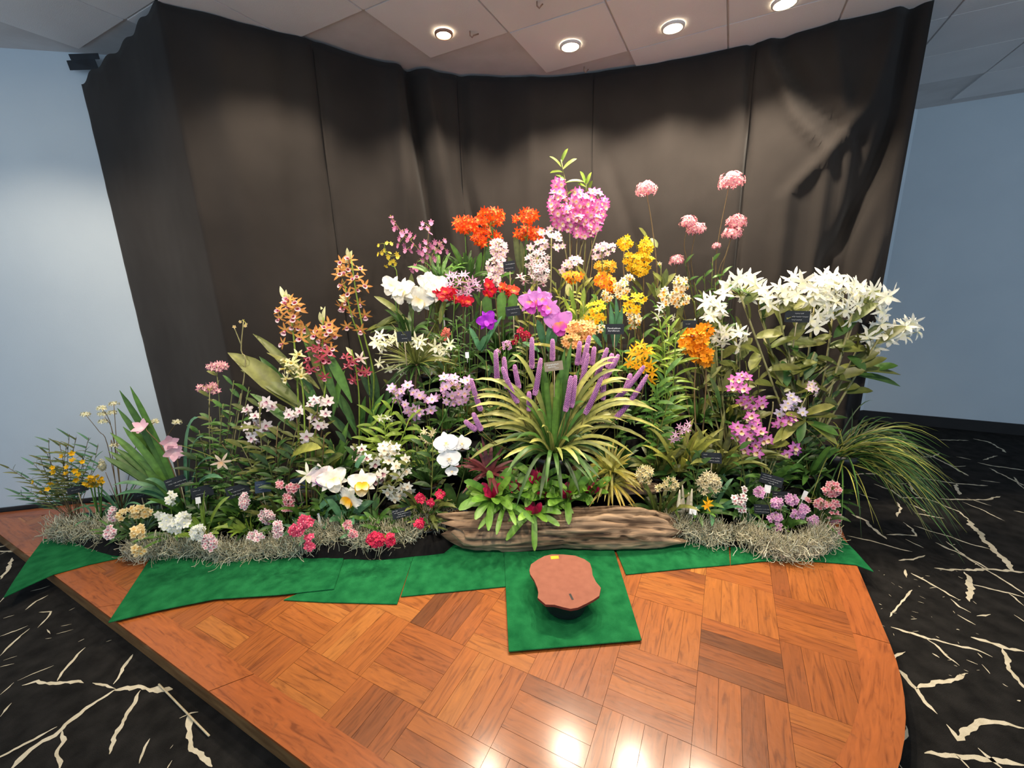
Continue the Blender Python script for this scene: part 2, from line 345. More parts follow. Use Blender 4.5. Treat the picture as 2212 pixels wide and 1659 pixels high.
# ------------------------------------------------------------------ parquet platform
def wood(name, tones, edge=False):
    m, nt, b = new_mat(name)
    tc = N(nt, 'ShaderNodeTexCoord'); oi = N(nt, 'ShaderNodeObjectInfo')
    add = N(nt, 'ShaderNodeVectorMath', operation='ADD'); mulv = N(nt, 'ShaderNodeVectorMath', operation='SCALE')
    cmb = N(nt, 'ShaderNodeCombineXYZ')
    for i in range(3): nt.links.new(oi.outputs['Random'], cmb.inputs[i])
    nt.links.new(cmb.outputs[0], mulv.inputs[0]); mulv.inputs['Scale'].default_value = 37
    nt.links.new(tc.outputs['Object'], add.inputs[0]); nt.links.new(mulv.outputs[0], add.inputs[1])
    mp = N(nt, 'ShaderNodeMapping'); mp.inputs['Scale'].default_value = (3.5, 26, 26); nt.links.new(add.outputs[0], mp.inputs[0])
    n1 = N(nt, 'ShaderNodeTexNoise'); n1.inputs['Scale'].default_value = 1.6; n1.inputs['Detail'].default_value = 6; n1.inputs['Distortion'].default_value = 1.6
    nt.links.new(mp.outputs[0], n1.inputs['Vector'])
    base = ramp(nt, oi.outputs['Color'], tones)
    grain = ramp(nt, n1.outputs['Fac'], [(.30, (.46, .38, .32)), (.46, (.9, .88, .86)), (.72, (1.2, 1.16, 1.1))])
    mx = N(nt, 'ShaderNodeMix', data_type='RGBA', blend_type='MULTIPLY'); mx.inputs[0].default_value = .8
    nt.links.new(base, mx.inputs[6]); nt.links.new(grain, mx.inputs[7])
    # worn scuffs
    n3 = N(nt, 'ShaderNodeTexNoise'); n3.inputs['Scale'].default_value = 30; n3.inputs['Detail'].default_value = 6; nt.links.new(add.outputs[0], n3.inputs['Vector'])
    sc = ramp(nt, n3.outputs['Fac'], [(.62, (0, 0, 0)), (.74, (.35, .35, .35))])
    mx2 = N(nt, 'ShaderNodeMix', data_type='RGBA'); nt.links.new(sc, mx2.inputs[0]); nt.links.new(mx.outputs[2], mx2.inputs[6]); mx2.inputs[7].default_value = (*lin('5e3a20'), 1)
    nt.links.new(mx2.outputs[2], b.inputs['Base Color'])
    rr = N(nt, 'ShaderNodeMapRange'); rr.inputs[3].default_value = .34; rr.inputs[4].default_value = .5; nt.links.new(n3.outputs['Fac'], rr.inputs[0]); nt.links.new(rr.outputs[0], b.inputs['Roughness'])
    b.inputs['Specular IOR Level'].default_value = .25; b.inputs['Coat Weight'].default_value = .5; b.inputs['Coat Roughness'].default_value = .17
    bp = N(nt, 'ShaderNodeBump'); bp.inputs['Strength'].default_value = .22; bp.inputs['Distance'].default_value = .004
    nt.links.new(n3.outputs['Fac'], bp.inputs['Height']); nt.links.new(bp.outputs[0], b.inputs['Normal'])
    return m
TON = [(0, lin('6a3e22')), (.15, lin('7f4825')), (.35, lin('8f5026')), (.55, lin('9a5828')), (.75, lin('a0602c')), (.92, lin('a86a32')), (1, lin('ae7236'))]
M_WOOD = wood('parquet_wood', TON)
M_WOODB = wood('border_wood', [(0, lin('9a5228')), (.5, lin('a25a2a')), (1, lin('a86030'))])
M_EDGE = noisy('platform_edge', lin('6b4a2c'), lin('8f6a42'), 6, .35, .1, 40, .5, 5, (1, 1, 6))
M_GAP = noisy('joint_dark', lin('2a160a'), lin('3a2010'), 10, .8)
Q0 = Vector((.467 * EYE, 1.309 * EYE, 0)); SC = .1975 * EYE
gi = Vector((math.cos(-.478), math.sin(-.478), 0)); gj = Vector((math.sin(-.478), -math.cos(-.478), 0))
def inset_stage(d):
    # front-left edge, rounded corner, right edge, back along the wall: convex outline inset by d
    nL = Vector((.466, .885, 0)); nR = Vector((-.886, .463, 0))
    C0 = Vector((.907, .18, 0)); r = 1.4
    ctr = C0 + (Vector((.463, .886, 0)) + Vector((-.885, .466, 0))) * r
    pts = []
    a0 = math.atan2(-.885, -.466); a1 = math.atan2(-.463, .886)
    for k in range(25):
        a = a0 + (a1 - a0) * k / 24; pts.append((ctr.x + (r - d) * math.cos(a), ctr.y + (r - d) * math.sin(a)))
    e = ctr - nR * (r - d); top = e + Vector((.463, .886, 0)) * 1.62
    s = ctr - nL * (r - d); lf = s + Vector((-.885, .466, 0)) * 1.0
    wn = Vector((-.2055, .9787, 0)); k = ((Vector((-6.0, 2.29, 0)) - s).dot(wn) - .03 - d) / Vector((-.885, .466, 0)).dot(wn); lf = s + Vector((-.885, .466, 0)) * k
    pts += [(top.x, top.y)]
    pts += [(lf.x + .62, lf.y + .127), (lf.x, lf.y)]
    return pts
def clip(poly, conv):
    out = poly
    for i in range(len(conv)):
        a = conv[i]; b = conv[(i + 1) % len(conv)]; inp = out; out = []
        if not inp: return []
        ed = lambda p: (b[0] - a[0]) * (p[1] - a[1]) - (b[1] - a[1]) * (p[0] - a[0])
        for k in range(len(inp)):
            p, s = inp[k], inp[k - 1]; dp, ds = ed(p), ed(s)
            if dp >= 0:
                if ds < 0: t = ds / (ds - dp); out.append((s[0] + (p[0] - s[0]) * t, s[1] + (p[1] - s[1]) * t))
                out.append(p)
            elif ds >= 0: t = ds / (ds - dp); out.append((s[0] + (p[0] - s[0]) * t, s[1] + (p[1] - s[1]) * t))
    return out
def area(p): return abs(sum(p[i - 1][0] * p[i][1] - p[i][0] * p[i - 1][1] for i in range(len(p)))) / 2
S_OUT = inset_stage(0); S_IN = inset_stage(.125)
sb = MB(); sb.prism(S_OUT, FZ + .002, -.012)
platform = thing('parquet_platform', 'low raised parquet platform of orange-brown basket-weave wood blocks with rounded right corner', 'platform', (0, 0, 0))
sb.build('platform_base', M_EDGE, platform, smooth=False)
gp = MB(); gp.prism(S_IN, -.012, -.0025); gp.build('joint_bed', M_GAP, platform, smooth=False)
# border boards around the rim, in straight and curved lengths
nO = len(S_OUT); segs = []
for i in range(nO):
    a, b = Vector((*S_OUT[i], 0)), Vector((*S_OUT[(i + 1) % nO], 0)); ai, bi = Vector((*S_IN[i], 0)), Vector((*S_IN[(i + 1) % nO], 0))
    k = max(1, round((b - a).length / .9)) if (b - a).length > .5 else 1
    for t in range(k): segs.append((a.lerp(b, t / k), a.lerp(b, (t + 1) / k), ai.lerp(bi, t / k), ai.lerp(bi, (t + 1) / k)))
grp = []
for s in segs:
    if (s[1] - s[0]).length < .2 and grp and (grp[-1][-1][1] - grp[-1][-1][0]).length < .2 and len(grp[-1]) < 8: grp[-1].append(s)
    else: grp.append([s])
for gsegs in grp:
    outer = [gsegs[0][0]] + [s[1] for s in gsegs]; inner = [gsegs[0][2]] + [s[3] for s in gsegs]
    d = (outer[-1] - outer[0]); ang = math.atan2(d.y, d.x); c = sum(outer + inner, Vector((0, 0, 0))) / (2 * len(outer))
    R = Matrix.Rotation(-ang, 3, 'Z'); poly = [R @ (p - c) for p in outer] + [R @ (p - c) for p in reversed(inner)]
    e = .0012; poly = [(p.x * (1 - e / .3), p.y) for p in poly]
    if c.y > 2.9: continue
    b = MB(); b.prism(poly, -.0125, 0)
    o = obj('border_board', mesh('border_board', b.v, b.f, M_WOODB, smooth=False), platform, c); o.rotation_euler.z = ang; t_ = random.random(); o.color = (t_, t_, t_, 1)
pl = SC / 4; g = .0006
fb = MB(); fb.prism([(-SC / 2 + g, -pl / 2 + g), (SC / 2 - g, -pl / 2 + g), (SC / 2 - g, pl / 2 - g), (-SC / 2 + g, pl / 2 - g)], -.012, 0)
full_me = mesh('plank', fb.v, fb.f, M_WOOD, smooth=False)
for i in range(-18, 5):
    for j in range(-7, 10):
        bv = random.random()
        for k in range(4):
            if (i + j) % 2:
                c = Q0 + gi * ((i + (k + .5) / 4) * SC) + gj * ((j + .5) * SC); ax = gj; ay = Vector((-gj.y, gj.x, 0))
            else:
                c = Q0 + gi * ((i + .5) * SC) + gj * ((j + (k + .5) / 4) * SC); ax = gi; ay = Vector((-gi.y, gi.x, 0))
            if c.y > (2.38 if c.x > -2.2 else 2.95) or c.y < .55: continue
            quad = [c + ax * (sx * (SC / 2 - g)) + ay * (sy * (pl / 2 - g)) for sx, sy in ((-1, -1), (1, -1), (1, 1), (-1, 1))]
            pz = clip([(p.x, p.y) for p in quad], S_IN)
            if len(pz) < 3: continue
            A = area(pz)
            if A < .0012: continue
            ang = math.atan2(ax.y, ax.x)
            if A > SC * pl * .985: me = full_me
            else:
                R = Matrix.Rotation(-ang, 3, 'Z'); lp = [R @ (Vector((*p, 0)) - c) for p in pz]
                b = MB(); b.prism([(p.x, p.y) for p in lp], -.012, 0); me = mesh('plank', b.v, b.f, M_WOOD, smooth=False)
            o = obj('plank', me, platform, (c.x, c.y, random.uniform(-.0004, .0003))); o.rotation_euler.z = ang; t_ = min(1, max(0, .62 * bv + .4 * random.random() - (.45 if random.random() < .07 else 0))); o.color = (t_, t_, t_, 1)

# ------------------------------------------------------------------ backdrop curtain
NS, NZ = 300, 70
CT = CURS[-1]
def cur_at(s):
    x = np.interp(s, CURS, CURP[:, 0]); y = np.interp(s, CURS, CURP[:, 1])
    e = .04; dx = np.interp(s + e, CURS, CURP[:, 0]) - np.interp(s - e, CURS, CURP[:, 0]); dy = np.interp(s + e, CURS, CURP[:, 1]) - np.interp(s - e, CURS, CURP[:, 1])
    n = np.array([dy, -dx]); n /= np.linalg.norm(n); return x, y, n
def hit(x, y):
    d = ray(x, y); best = None
    for i in range(len(CURP) - 1):
        a, b = CURP[i], CURP[i + 1]; e = b - a; den = d.x * e[1] - d.y * e[0]
        if abs(den) < 1e-9: continue
        t = (a[0] * e[1] - a[1] * e[0]) / den; w = (a[0] * d.y - a[1] * d.x) / den
        if -.001 <= w <= 1.001 and t > 0 and (best is None or t < best[2]): best = (CURS[i] + w * np.linalg.norm(e), EYE + t * d.z, t)
    return best[:2] if best else None
FOLD = [([(885, 180), (905, 300), (935, 480), (960, 620)], -.085, .04), ([(925, 190), (950, 330), (985, 560)], .035, .05), ([(860, 200), (870, 400), (880, 620)], .025, .05),
        ([(1000, 230), (1010, 400), (1050, 600)], -.035, .04), ([(700, 260), (715, 450), (730, 640)], -.012, .03), ([(1150, 180), (1145, 400), (1140, 600)], .018, .06), ([(1085, 190), (1070, 400), (1060, 600)], -.014, .05),
        ([(1620, 140), (1612, 350), (1590, 620)], -.03, .018), ([(1590, 150), (1585, 350), (1570, 620)], .008, .05), ([(1660, 120), (1720, 260), (1790, 330)], .025, .035), ([(1690, 110), (1770, 230), (1860, 300)], -.03, .04),
        ([(1800, 90), (1820, 230), (1840, 330)], .02, .04), ([(1930, 70), (1880, 220), (1790, 330), (1700, 420)], .03, .05), ([(1975, 50), (1950, 230), (1880, 400), (1790, 560)], -.07, .05), ([(1990, 60), (1965, 300), (1925, 480), (1860, 640)], .05, .035),
        ([(2003, 60), (1985, 300), (1960, 480), (1920, 620)], -.04, .03), ([(1290, 180), (1310, 330), (1370, 520)], -.012, .05), ([(1450, 160), (1440, 300), (1430, 480)], .012, .08), ([(480, 200), (520, 420), (560, 640)], .02, .09), ([(620, 190), (640, 400), (660, 640)], -.015, .07)]
FH = []
for pts, a, w in FOLD:
    h = [hit(x, y) for x, y in pts]; h = [t for t in h if t]; h.sort(key=lambda t: t[1])
    FH.append((np.array([t[1] for t in h]), np.array([t[0] for t in h]), a * 1.45, w))
curtain = thing('backdrop_curtain', 'tall black cloth curtain hung from the ceiling in an arc behind the flowers', 'curtain', (0, 0, 0))
cuts = [0, hit(700, 300)[0], hit(995, 300)[0], hit(1280, 300)[0], hit(1615, 300)[0], CT]
for pi_ in range(5):
    s0, s1 = cuts[pi_], cuts[pi_ + 1]; nS = max(24, int(NS * (s1 - s0) / CT)); v = []; f = []
    for a in range(nS + 1):
        s = s0 + (s1 - s0) * a / nS; x, y, n = cur_at(s)
        ztop = CEIL - .004
        if s < 1.0:   # the left end sags off its fixing towards the wall
            ztop = CEIL - .004 - .16 * (1 - s / 1.0) ** 1.1 - .012 * math.sin(s * 30)
        for b_ in range(NZ + 1):
            z = .006 + (ztop - .006) * b_ / NZ
            d = .006 * math.sin(s * 9 + .8 * math.sin(z * 1.3)) + .006 * noise.noise((s * 2.2, z * .7, 1)) + .012 * noise.noise((s * 1.1, z * .35, 5)) + .002 * noise.noise((s * 14, z * 9, 2))
            for zz, ss, amp, w in FH:
                c = np.interp(z, zz, ss); fade = sstep(-.2, .25, CEIL - z) * .75 + .25
                d += amp * fade * math.exp(-((s - c) / w) ** 2)
            edge = sstep(0, .1, CT - s)
            v.append((x + n[0] * d * edge, y + n[1] * d * edge, z))
    for a in range(nS):
        for b_ in range(NZ): f.append((a * (NZ + 1) + b_, (a + 1) * (NZ + 1) + b_, (a + 1) * (NZ + 1) + b_ + 1, a * (NZ + 1) + b_ + 1))
    o = obj('cloth_panel', mesh('cloth_panel', v, f, M_CURT), curtain)
    md = o.modifiers.new('thick', 'SOLIDIFY'); md.thickness = .003
    if pi_:
        sm = MB(); zs = [.9 + (CEIL - .95) * t / 14 for t in range(15)]; pts = []
        for z in zs:
            i = min(NZ, max(0, round((z - .006) / (CEIL - .01) * NZ))); pts.append(Vector(v[i]) + Vector((0, -.0008, 0)))
        sm.tube(pts, .0012, sides=4); sm.build('seam', M_CLOTH, curtain)
tape = MB(); a = P(150, 118, 2.93); 
tape.add([P(148, 117, 2.955), P(212, 115, 2.93), P(216, 128, 2.93), P(154, 130, 2.955), P(144, 131, 2.95), P(205, 128, 2.93), P(214, 150, 2.925), P(152, 152, 2.95)], [(0, 1, 2, 3), (4, 5, 6, 7)])
o = tape.build('tape_strip', M_CARD, curtain, smooth=False); md = o.modifiers.new('thick', 'SOLIDIFY'); md.thickness = .002

# ------------------------------------------------------------------ green turf mats
def mat(poly, z, label, zs=None):
    pts = [Z(x, y, 0) for x, y in poly]; c = sum(pts, Vector((0, 0, 0))) / len(pts)
    m = MB(); m.prism([(p.x - c.x, p.y - c.y) for p in pts], 0, .007)
    o = obj('turf_mat', mesh('turf_mat', m.v, m.f, M_GREEN, smooth=False), None, (c.x, c.y, z)); tag(o, label, 'mat', 'green turf mats laid along the display')
    md = o.modifiers.new('bevel', 'BEVEL'); md.width = .002; md.segments = 1
mat([(95, 1166), (58, 1215), (28, 1260), (8, 1293), (60, 1268), (115, 1243), (190, 1222), (262, 1206), (330, 1172)], .001, 'leaf-shaped green turf mat overhanging the left platform edge')
mat([(340, 1188), (325, 1212), (235, 1350), (350, 1322), (465, 1299), (600, 1290), (722, 1277), (742, 1217), (745, 1180)], .0085, 'long pointed green turf mat left of the log')
mat([(655, 1280), (612, 1298), (700, 1303), (858, 1307), (893, 1205), (895, 1180), (700, 1180)], .001, 'small green turf mat tucked under the long pointed mat')
mat([(893, 1205), (866, 1291), (1000, 1278), (1092, 1269), (1314, 1225), (1314, 1160), (900, 1165)], .0012, 'green turf mat under the left end of the log')
mat([(1089, 1197), (1326, 1192), (1386, 1388), (1099, 1413)], .0085, 'square dark green turf mat under the donation box')
mat([(1318, 1160), (1352, 1243), (1470, 1231), (1577, 1222), (1572, 1160)], .001, 'green turf mat under the right end of the log')
mat([(1578, 1172), (1578, 1222), (1640, 1215), (1700, 1212), (1706, 1168)], .0012, 'narrow green turf mat under the right moss')
mat([(1708, 1140), (1702, 1212), (1780, 1216), (1848, 1222), (1887, 1237), (1850, 1195), (1815, 1160), (1800, 1140)], .001, 'pointed green turf mat overhanging the right platform edge')

# ------------------------------------------------------------------ donation box
ol = q(8, (905, 855), (990, 856), (1080, 865), (1150, 892), (1190, 920), (1205, 965), (1210, 1010), (1235, 1060), (1272, 1105), (1260, 1165), (1215, 1195), (1165, 1222), (1100, 1253), (1045, 1262), (990, 1250), (925, 1232), (860, 1230), (800, 1180), (805, 1140), (798, 1105), (775, 1050), (745, 1005), (738, 975), (750, 930), (800, 895), (850, 868))
BZ = .125; pts = [Z(x, y, BZ) for x, y in ol]; c = sum(pts, Vector((0, 0, 0))) / len(pts)
box = thing('donation_box', 'brown lobed donation lid with a coin slot on a black bucket', 'donation box', (c.x, c.y, .0158))
m = MB(); m.prism([(p.x, p.y) for p in pts], BZ - .012, BZ)
M_LID = noisy('brown_board', lin('85503f'), lin('8f5846'), 30, .7, .15, 300, .3); M_LIDE = noisy('lid_edge', lin('5a2018'), lin('7a3226'), 20, .7)
lid = m.build('lid', M_LID, box, (c.x, c.y, 0), smooth=False); lid.data.materials.append(M_LIDE)
for p in lid.data.polygons:
    if abs(p.normal.z) < .5: p.material_index = 1
s = MB(); a, b = Z(*q(8, (1040, 1150))[0], BZ), Z(*q(8, (1062, 1195))[0], BZ); d = (b - a).normalized(); n = Vector((-d.y, d.x, 0)) * .005
s.prism([tuple((a + n)[:2]), tuple((a - n)[:2]), tuple((b - n)[:2]), tuple((b + n)[:2])], BZ - .001, BZ + .0006); s.build('coin_slot', M_BASE, box, smooth=False)
s = MB(); s.prism([tuple(Z(*t, BZ)[:2]) for t in q(8, (895, 870), (900, 893), (960, 888), (955, 866))], BZ - .0005, BZ + .0012); s.build('yellow_sticker', noisy('yellow_paper', lin('d9a21c'), lin('e5b02a'), 30, .7), box, smooth=False)
bc = c + Vector((.005, -.035, 0)); s = MB(); s.lathe([(.092, .016), (.098, .03), (.112, BZ - .02), (.118, BZ - .0125)], 28, None, (bc.x, bc.y)); s.build('bucket', M_POTBLUE if False else M_POT, box)

# skewer
a, b = Z(343, 1478, FZ + .006), Z(452, 1590, FZ + .006); s = MB(); s.tube([a, a.lerp(b, .5), b], .0035, sides=6)
tag(s.build('wooden_skewer', M_STICK, loc=tuple(a)), 'thin pale wooden skewer lying on the black carpet', 'stick')

# ------------------------------------------------------------------ black cloth over the stepped staging
FR = [(-2.95, 2.46), (-2.75, 2.30), (-2.4, 2.17), (-1.6, 2.10), (-.75, 2.06), (-.42, 2.10), (-.30, 2.30), (.80, 2.30), (.95, 2.16), (1.3, 2.06), (1.5, 1.97), (1.68, 2.02), (1.85, 2.2), (2.0, 2.42)]
v = []; f = []; nu, nv = 190, 56
for i in range(nu + 1):
    X = -2.95 + 4.95 * i / nu; y0 = float(np.interp(X, [a for a, b in FR], [b for a, b in FR])) + .012 * noise.noise((X * 9, 0, 0)); y1 = cur_y(X) - .07
    for j in range(nv + 1):
        Y = y0 + (y1 - y0) * j / nv
        z = stage_z(X, Y) + .012 * abs(noise.noise((X * 14, Y * 14, 0))) * (1 if j else 0)
        fr = sstep(0, .05, Y - y0) * (1 - sstep(.12, .24, Y - y0)); z += fr * (.045 + .04 * noise.noise((X * 11, Y * 7, 4)) + .02 * noise.noise((X * 31, Y * 19, 8)))
        if j == 0: z = .010
        v.append((X, Y, z))
for i in range(nu):
    for j in range(nv): f.append((i * (nv + 1) + j, (i + 1) * (nv + 1) + j, (i + 1) * (nv + 1) + j + 1, i * (nv + 1) + j + 1))
tag(obj('black_ground_cloth', mesh('black_ground_cloth', v, f, M_CLOTH)), 'crumpled black cloth covering the stepped staging under the plants', 'cloth')

# ------------------------------------------------------------------ driftwood logs
def wlog(name, label, A, B, ry, rz, seed, prof, nL=230, nR=72, zfloor=None):
    A, B = Vector(A), Vector(B); d = B - A; L = d.length; d.normalize(); side = Vector((-d.y, d.x, 0)).normalized(); v = []; f = []; col = []
    for i in range(nL + 1):
        t = i / nL; k = float(np.interp(t, [p[0] for p in prof], [p[1] for p in prof])); off = float(np.interp(t, [p[0] for p in prof], [p[2] for p in prof]))
        c = A + d * (L * t)
        for j in range(nR):
            th = 2 * PI * j / nR; cs, sn = math.cos(th), math.sin(th)
            n1 = noise.noise((t * 3 + seed, cs * 1.2, sn * 1.2)); n2 = noise.noise((t * 4 + seed, cs * 5.5, sn * 5.5)); n3 = noise.noise((t * 18, cs * 9 + seed, sn * 9)); n4 = noise.noise((t * 2.2 + .3 * n1, cs * 7, sn * 7 + seed))
            r = k * (1 + .20 * n1 + .15 * n2 + .07 * n3 - .16 * (1 - sstep(0, .12, abs(n4))))
            e = min(t, 1 - t); jag = (.11 * noise.noise((cs * 2.2, sn * 2.2, seed + (t > .5) * 9))) * (1 - sstep(0, .1, e))
            p = c + d * jag * (1 if t > .5 else -1) * 1.6 + side * (cs * ry * r) + Vector((0, 0, sn * rz * r + off))
            if zfloor is not None and p.z < zfloor: p.z = zfloor + .002 * n3
            v.append(p)
            w = min(1, max(0, .5 + .7 * n1 + .5 * n4)); cc = mix(lin('7a6350'), lin('b59c80'), w)
            cc = mix(cc, lin('33251c'), .75 * max(sstep(.18, .42, -n2), 1 - sstep(.0, .07, abs(n4))))
            col.append(cc)
    for i in range(nL):
        for j in range(nR): j2 = (j + 1) % nR; f.append((i * nR + j, i * nR + j2, (i + 1) * nR + j2, (i + 1) * nR + j))
    for i in (0, nL):
        v.append(sum((Vector(v[i * nR + j]) for j in range(nR)), Vector((0, 0, 0))) / nR + d * (.05 if i == 0 else -.05)); col.append(lin('2a1d16')); m_ = len(v) - 1
        for j in range(nR): f.append((i * nR + (j + 1) % nR, i * nR + j, m_) if i == 0 else (i * nR + j, i * nR + (j + 1) % nR, m_))
    m, nt, b = new_mat(name + '_wood'); b.inputs['Roughness'].default_value = .85; b.inputs['Specular IOR Level'].default_value = .2
    at = N(nt, 'ShaderNodeVertexColor'); at.layer_name = 'Col'; tc = N(nt, 'ShaderNodeTexCoord'); mp = N(nt, 'ShaderNodeMapping'); mp.inputs['Scale'].default_value = (.9, 30, 30)
    nt.links.new(tc.outputs['Object'], mp.inputs[0]); nz = N(nt, 'ShaderNodeTexNoise'); nz.inputs['Scale'].default_value = 1.4; nz.inputs['Detail'].default_value = 4; nz.inputs['Distortion'].default_value = .35
    nt.links.new(mp.outputs[0], nz.inputs['Vector']); gr = ramp(nt, nz.outputs['Fac'], [(.34, (.22, .18, .15)), (.46, (.85, .82, .8)), (.7, (1.2, 1.17, 1.12))])
    mx = N(nt, 'ShaderNodeMix', data_type='RGBA', blend_type='MULTIPLY'); mx.inputs[0].default_value = .85; nt.links.new(at.outputs[0], mx.inputs[6]); nt.links.new(gr, mx.inputs[7]); nt.links.new(mx.outputs[2], b.inputs['Base Color'])
    bp = N(nt, 'ShaderNodeBump'); bp.inputs['Strength'].default_value = .9; bp.inputs['Distance'].default_value = .008; nt.links.new(nz.outputs['Fac'], bp.inputs['Height']); nt.links.new(bp.outputs[0], b.inputs['Normal'])
    o = obj(name, mesh(name, v, f, m, col)); tag(o, label, 'log'); return o
wlog('driftwood_log', 'large weathered driftwood log lying in front of the bromeliads', (-.40, 2.185, .10), (.92, 2.165, .085), .105, .118, 3.1,
     [(0, .55, .04), (.03, .72, .02), (.07, .92, .0), (.12, 1.0, 0), (.3, 1.02, .0), (.42, 1.0, .0), (.5, .93, 0), (.56, 1.03, .005), (.72, 1.05, .005), (.84, 1.0, 0), (.92, .92, -.008), (.97, .78, -.02), (1, .55, -.035)], zfloor=.012)
wlog('driftwood_piece', 'small flat driftwood piece behind the right end of the log', (.38, 2.42, .245), (.93, 2.40, .22), .06, .045, 8.4,
     [(0, .3, 0), (.1, .9, 0), (.5, 1.1, 0), (.8, 1.0, 0), (.93, .7, 0), (1, .25, 0)], 60, 28)

# ------------------------------------------------------------------ moss
def moss(label, path, n, rad, seed, tint=0.0):
    r = np.random.default_rng(seed); pp = [np.array(Z(x, y, h)) for x, y, h in path]
    pa = np.array(pp); S = np.concatenate([[0], np.cumsum(np.linalg.norm(np.diff(pa, axis=0), axis=1))]); cs = [lin('c9c2a6'), lin('b4b298'), lin('d8d2ba'), lin('a39d80'), lin('c0c4b2')]
    V = []; Fc = []; Cc = []; nb = 0
    for k in range(n):
        s = r.uniform(0, S[-1]); c = np.array([np.interp(s, S, pa[:, d]) for d in range(3)])
        a = r.uniform(0, 2 * PI); q_ = math.sqrt(r.uniform(0, 1)); h = r.uniform(0, 1)
        c = c + np.array([math.cos(a) * q_ * rad * 1.0, math.sin(a) * q_ * rad * .85, 0]); dome = math.sqrt(max(0, 1 - q_ * q_))
        c[2] = max(.016, c[2] + rad * 1.35 * dome * (h ** .5) - .01)
        m_ = 9; L = r.uniform(.05, .13); th = r.uniform(0, 2 * PI); ph = r.normal(0, .5); curl = r.normal(0, 1.3); curl2 = r.normal(0, .9); P_ = [c]
        for _ in range(m_ - 1):
            th += curl * .45 + r.normal(0, .3); ph += curl2 * .3; ph = max(-1.2, min(1.2, ph)); P_.append(P_[-1] + L / m_ * np.array([math.cos(th) * math.cos(ph), math.sin(th) * math.cos(ph), math.sin(ph) - .12]))
        P_ = np.array(P_); P_[:, 2] = np.maximum(P_[:, 2], .012); w = r.uniform(.0010, .0018); col = np.array(cs[r.integers(5)]) * r.uniform(.75, 1.3)
        d = np.gradient(P_, axis=0); up = np.array([.2, -.6, .77]); sd = np.cross(d, up); sd /= (np.linalg.norm(sd, axis=1)[:, None] + 1e-9); s2 = np.cross(sd, d); s2 /= (np.linalg.norm(s2, axis=1)[:, None] + 1e-9)
        ring = np.stack([P_ + sd * w, P_ - sd * w * .5 + s2 * w * .87, P_ - sd * w * .5 - s2 * w * .87], 1).reshape(-1, 3)
        V.append(ring)
        for i in range(m_ - 1):
            for t in range(3): t2 = (t + 1) % 3; Fc.append((nb + i * 3 + t, nb + i * 3 + t2, nb + (i + 1) * 3 + t2, nb + (i + 1) * 3 + t))
        Cc.append(np.repeat(col[None], len(ring), 0)); nb += len(ring)
    V = np.vstack(V); c0 = V.mean(0); c0[2] = 0
    o = obj('moss_pile', mesh('moss_pile', V - c0, Fc, M_MOSS, np.vstack(Cc)), None, tuple(c0)); tag(o, label, 'moss', 'dry moss heaps along the display front', 'stuff'); return o
moss('dry grey-green moss heap at the far left end of the display', [(125, 1150, .05), (170, 1148, .06), (215, 1150, .05), (258, 1160, .04)], 1700, .075, 1)
moss('dry moss heap under the cream flowers left of the pink clusters', [(285, 1195, .03), (340, 1192, .04), (400, 1185, .04), (450, 1192, .03), (515, 1200, .03)], 2500, .062, 2)
moss('dry moss heap under the hot pink flower sprays', [(530, 1192, .03), (590, 1188, .04), (640, 1185, .04), (700, 1162, .08), (760, 1158, .08)], 2600, .068, 3)
moss('dry moss heap between the hot pink clusters and the log', [(765, 1168, .06), (830, 1170, .06), (880, 1154, .07), (930, 1128, .08), (972, 1115, .08)], 2700, .078, 4)
moss('dry moss heap just right of the log end', [(1440, 1130, .07), (1480, 1145, .06), (1520, 1155, .05), (1560, 1165, .04)], 1900, .068, 5)
moss('dry moss heap in front of the pink flowers on the right', [(1600, 1155, .06), (1640, 1175, .05), (1690, 1195, .03), (1740, 1185, .04), (1785, 1160, .05)], 2700, .07, 6)
# ------------------------------------------------------------------ plant kit
G = {'dk': ('26401c', '3d5c28'), 'md': ('38602a', '557a30'), 'yl': ('707c32', 'a09c4a'), 'bl': ('3c6b4a', '5d8a62'), 'lm': ('5f7f2a', '8fa544'), 'ol': ('465628', '737438'), 'st': ('6f7348', '9a9468'), 'br': ('5a4a30', '8a7450'), 'rd': ('4a2326', '6e3034'), 'var': ('586a30', 'a8a45a'), 'bm': ('3f7022', '749c38')}
GC = {k: (lin(a), lin(b)) for k, (a, b) in G.items()}
SHAPE = {'strap': [(0, .55), (.12, .85), (.5, 1), (.8, .85), (.94, .5), (1, .06)], 'lance': [(0, .12), (.18, .62), (.42, 1), (.7, .8), (.9, .35), (1, .03)],
         'oval': [(0, .15), (.15, .7), (.45, 1), (.75, .9), (.92, .5), (1, .06)], 'grass': [(0, .7), (.3, 1), (.7, .7), (1, .05)], 'tongue': [(0, .7), (.3, .9), (.75, 1), (.92, .8), (1, .25)], 'sword': [(0, 1), (.4, .9), (.8, .5), (1, .03)]}
UPV = Vector((0, -.62, .78))
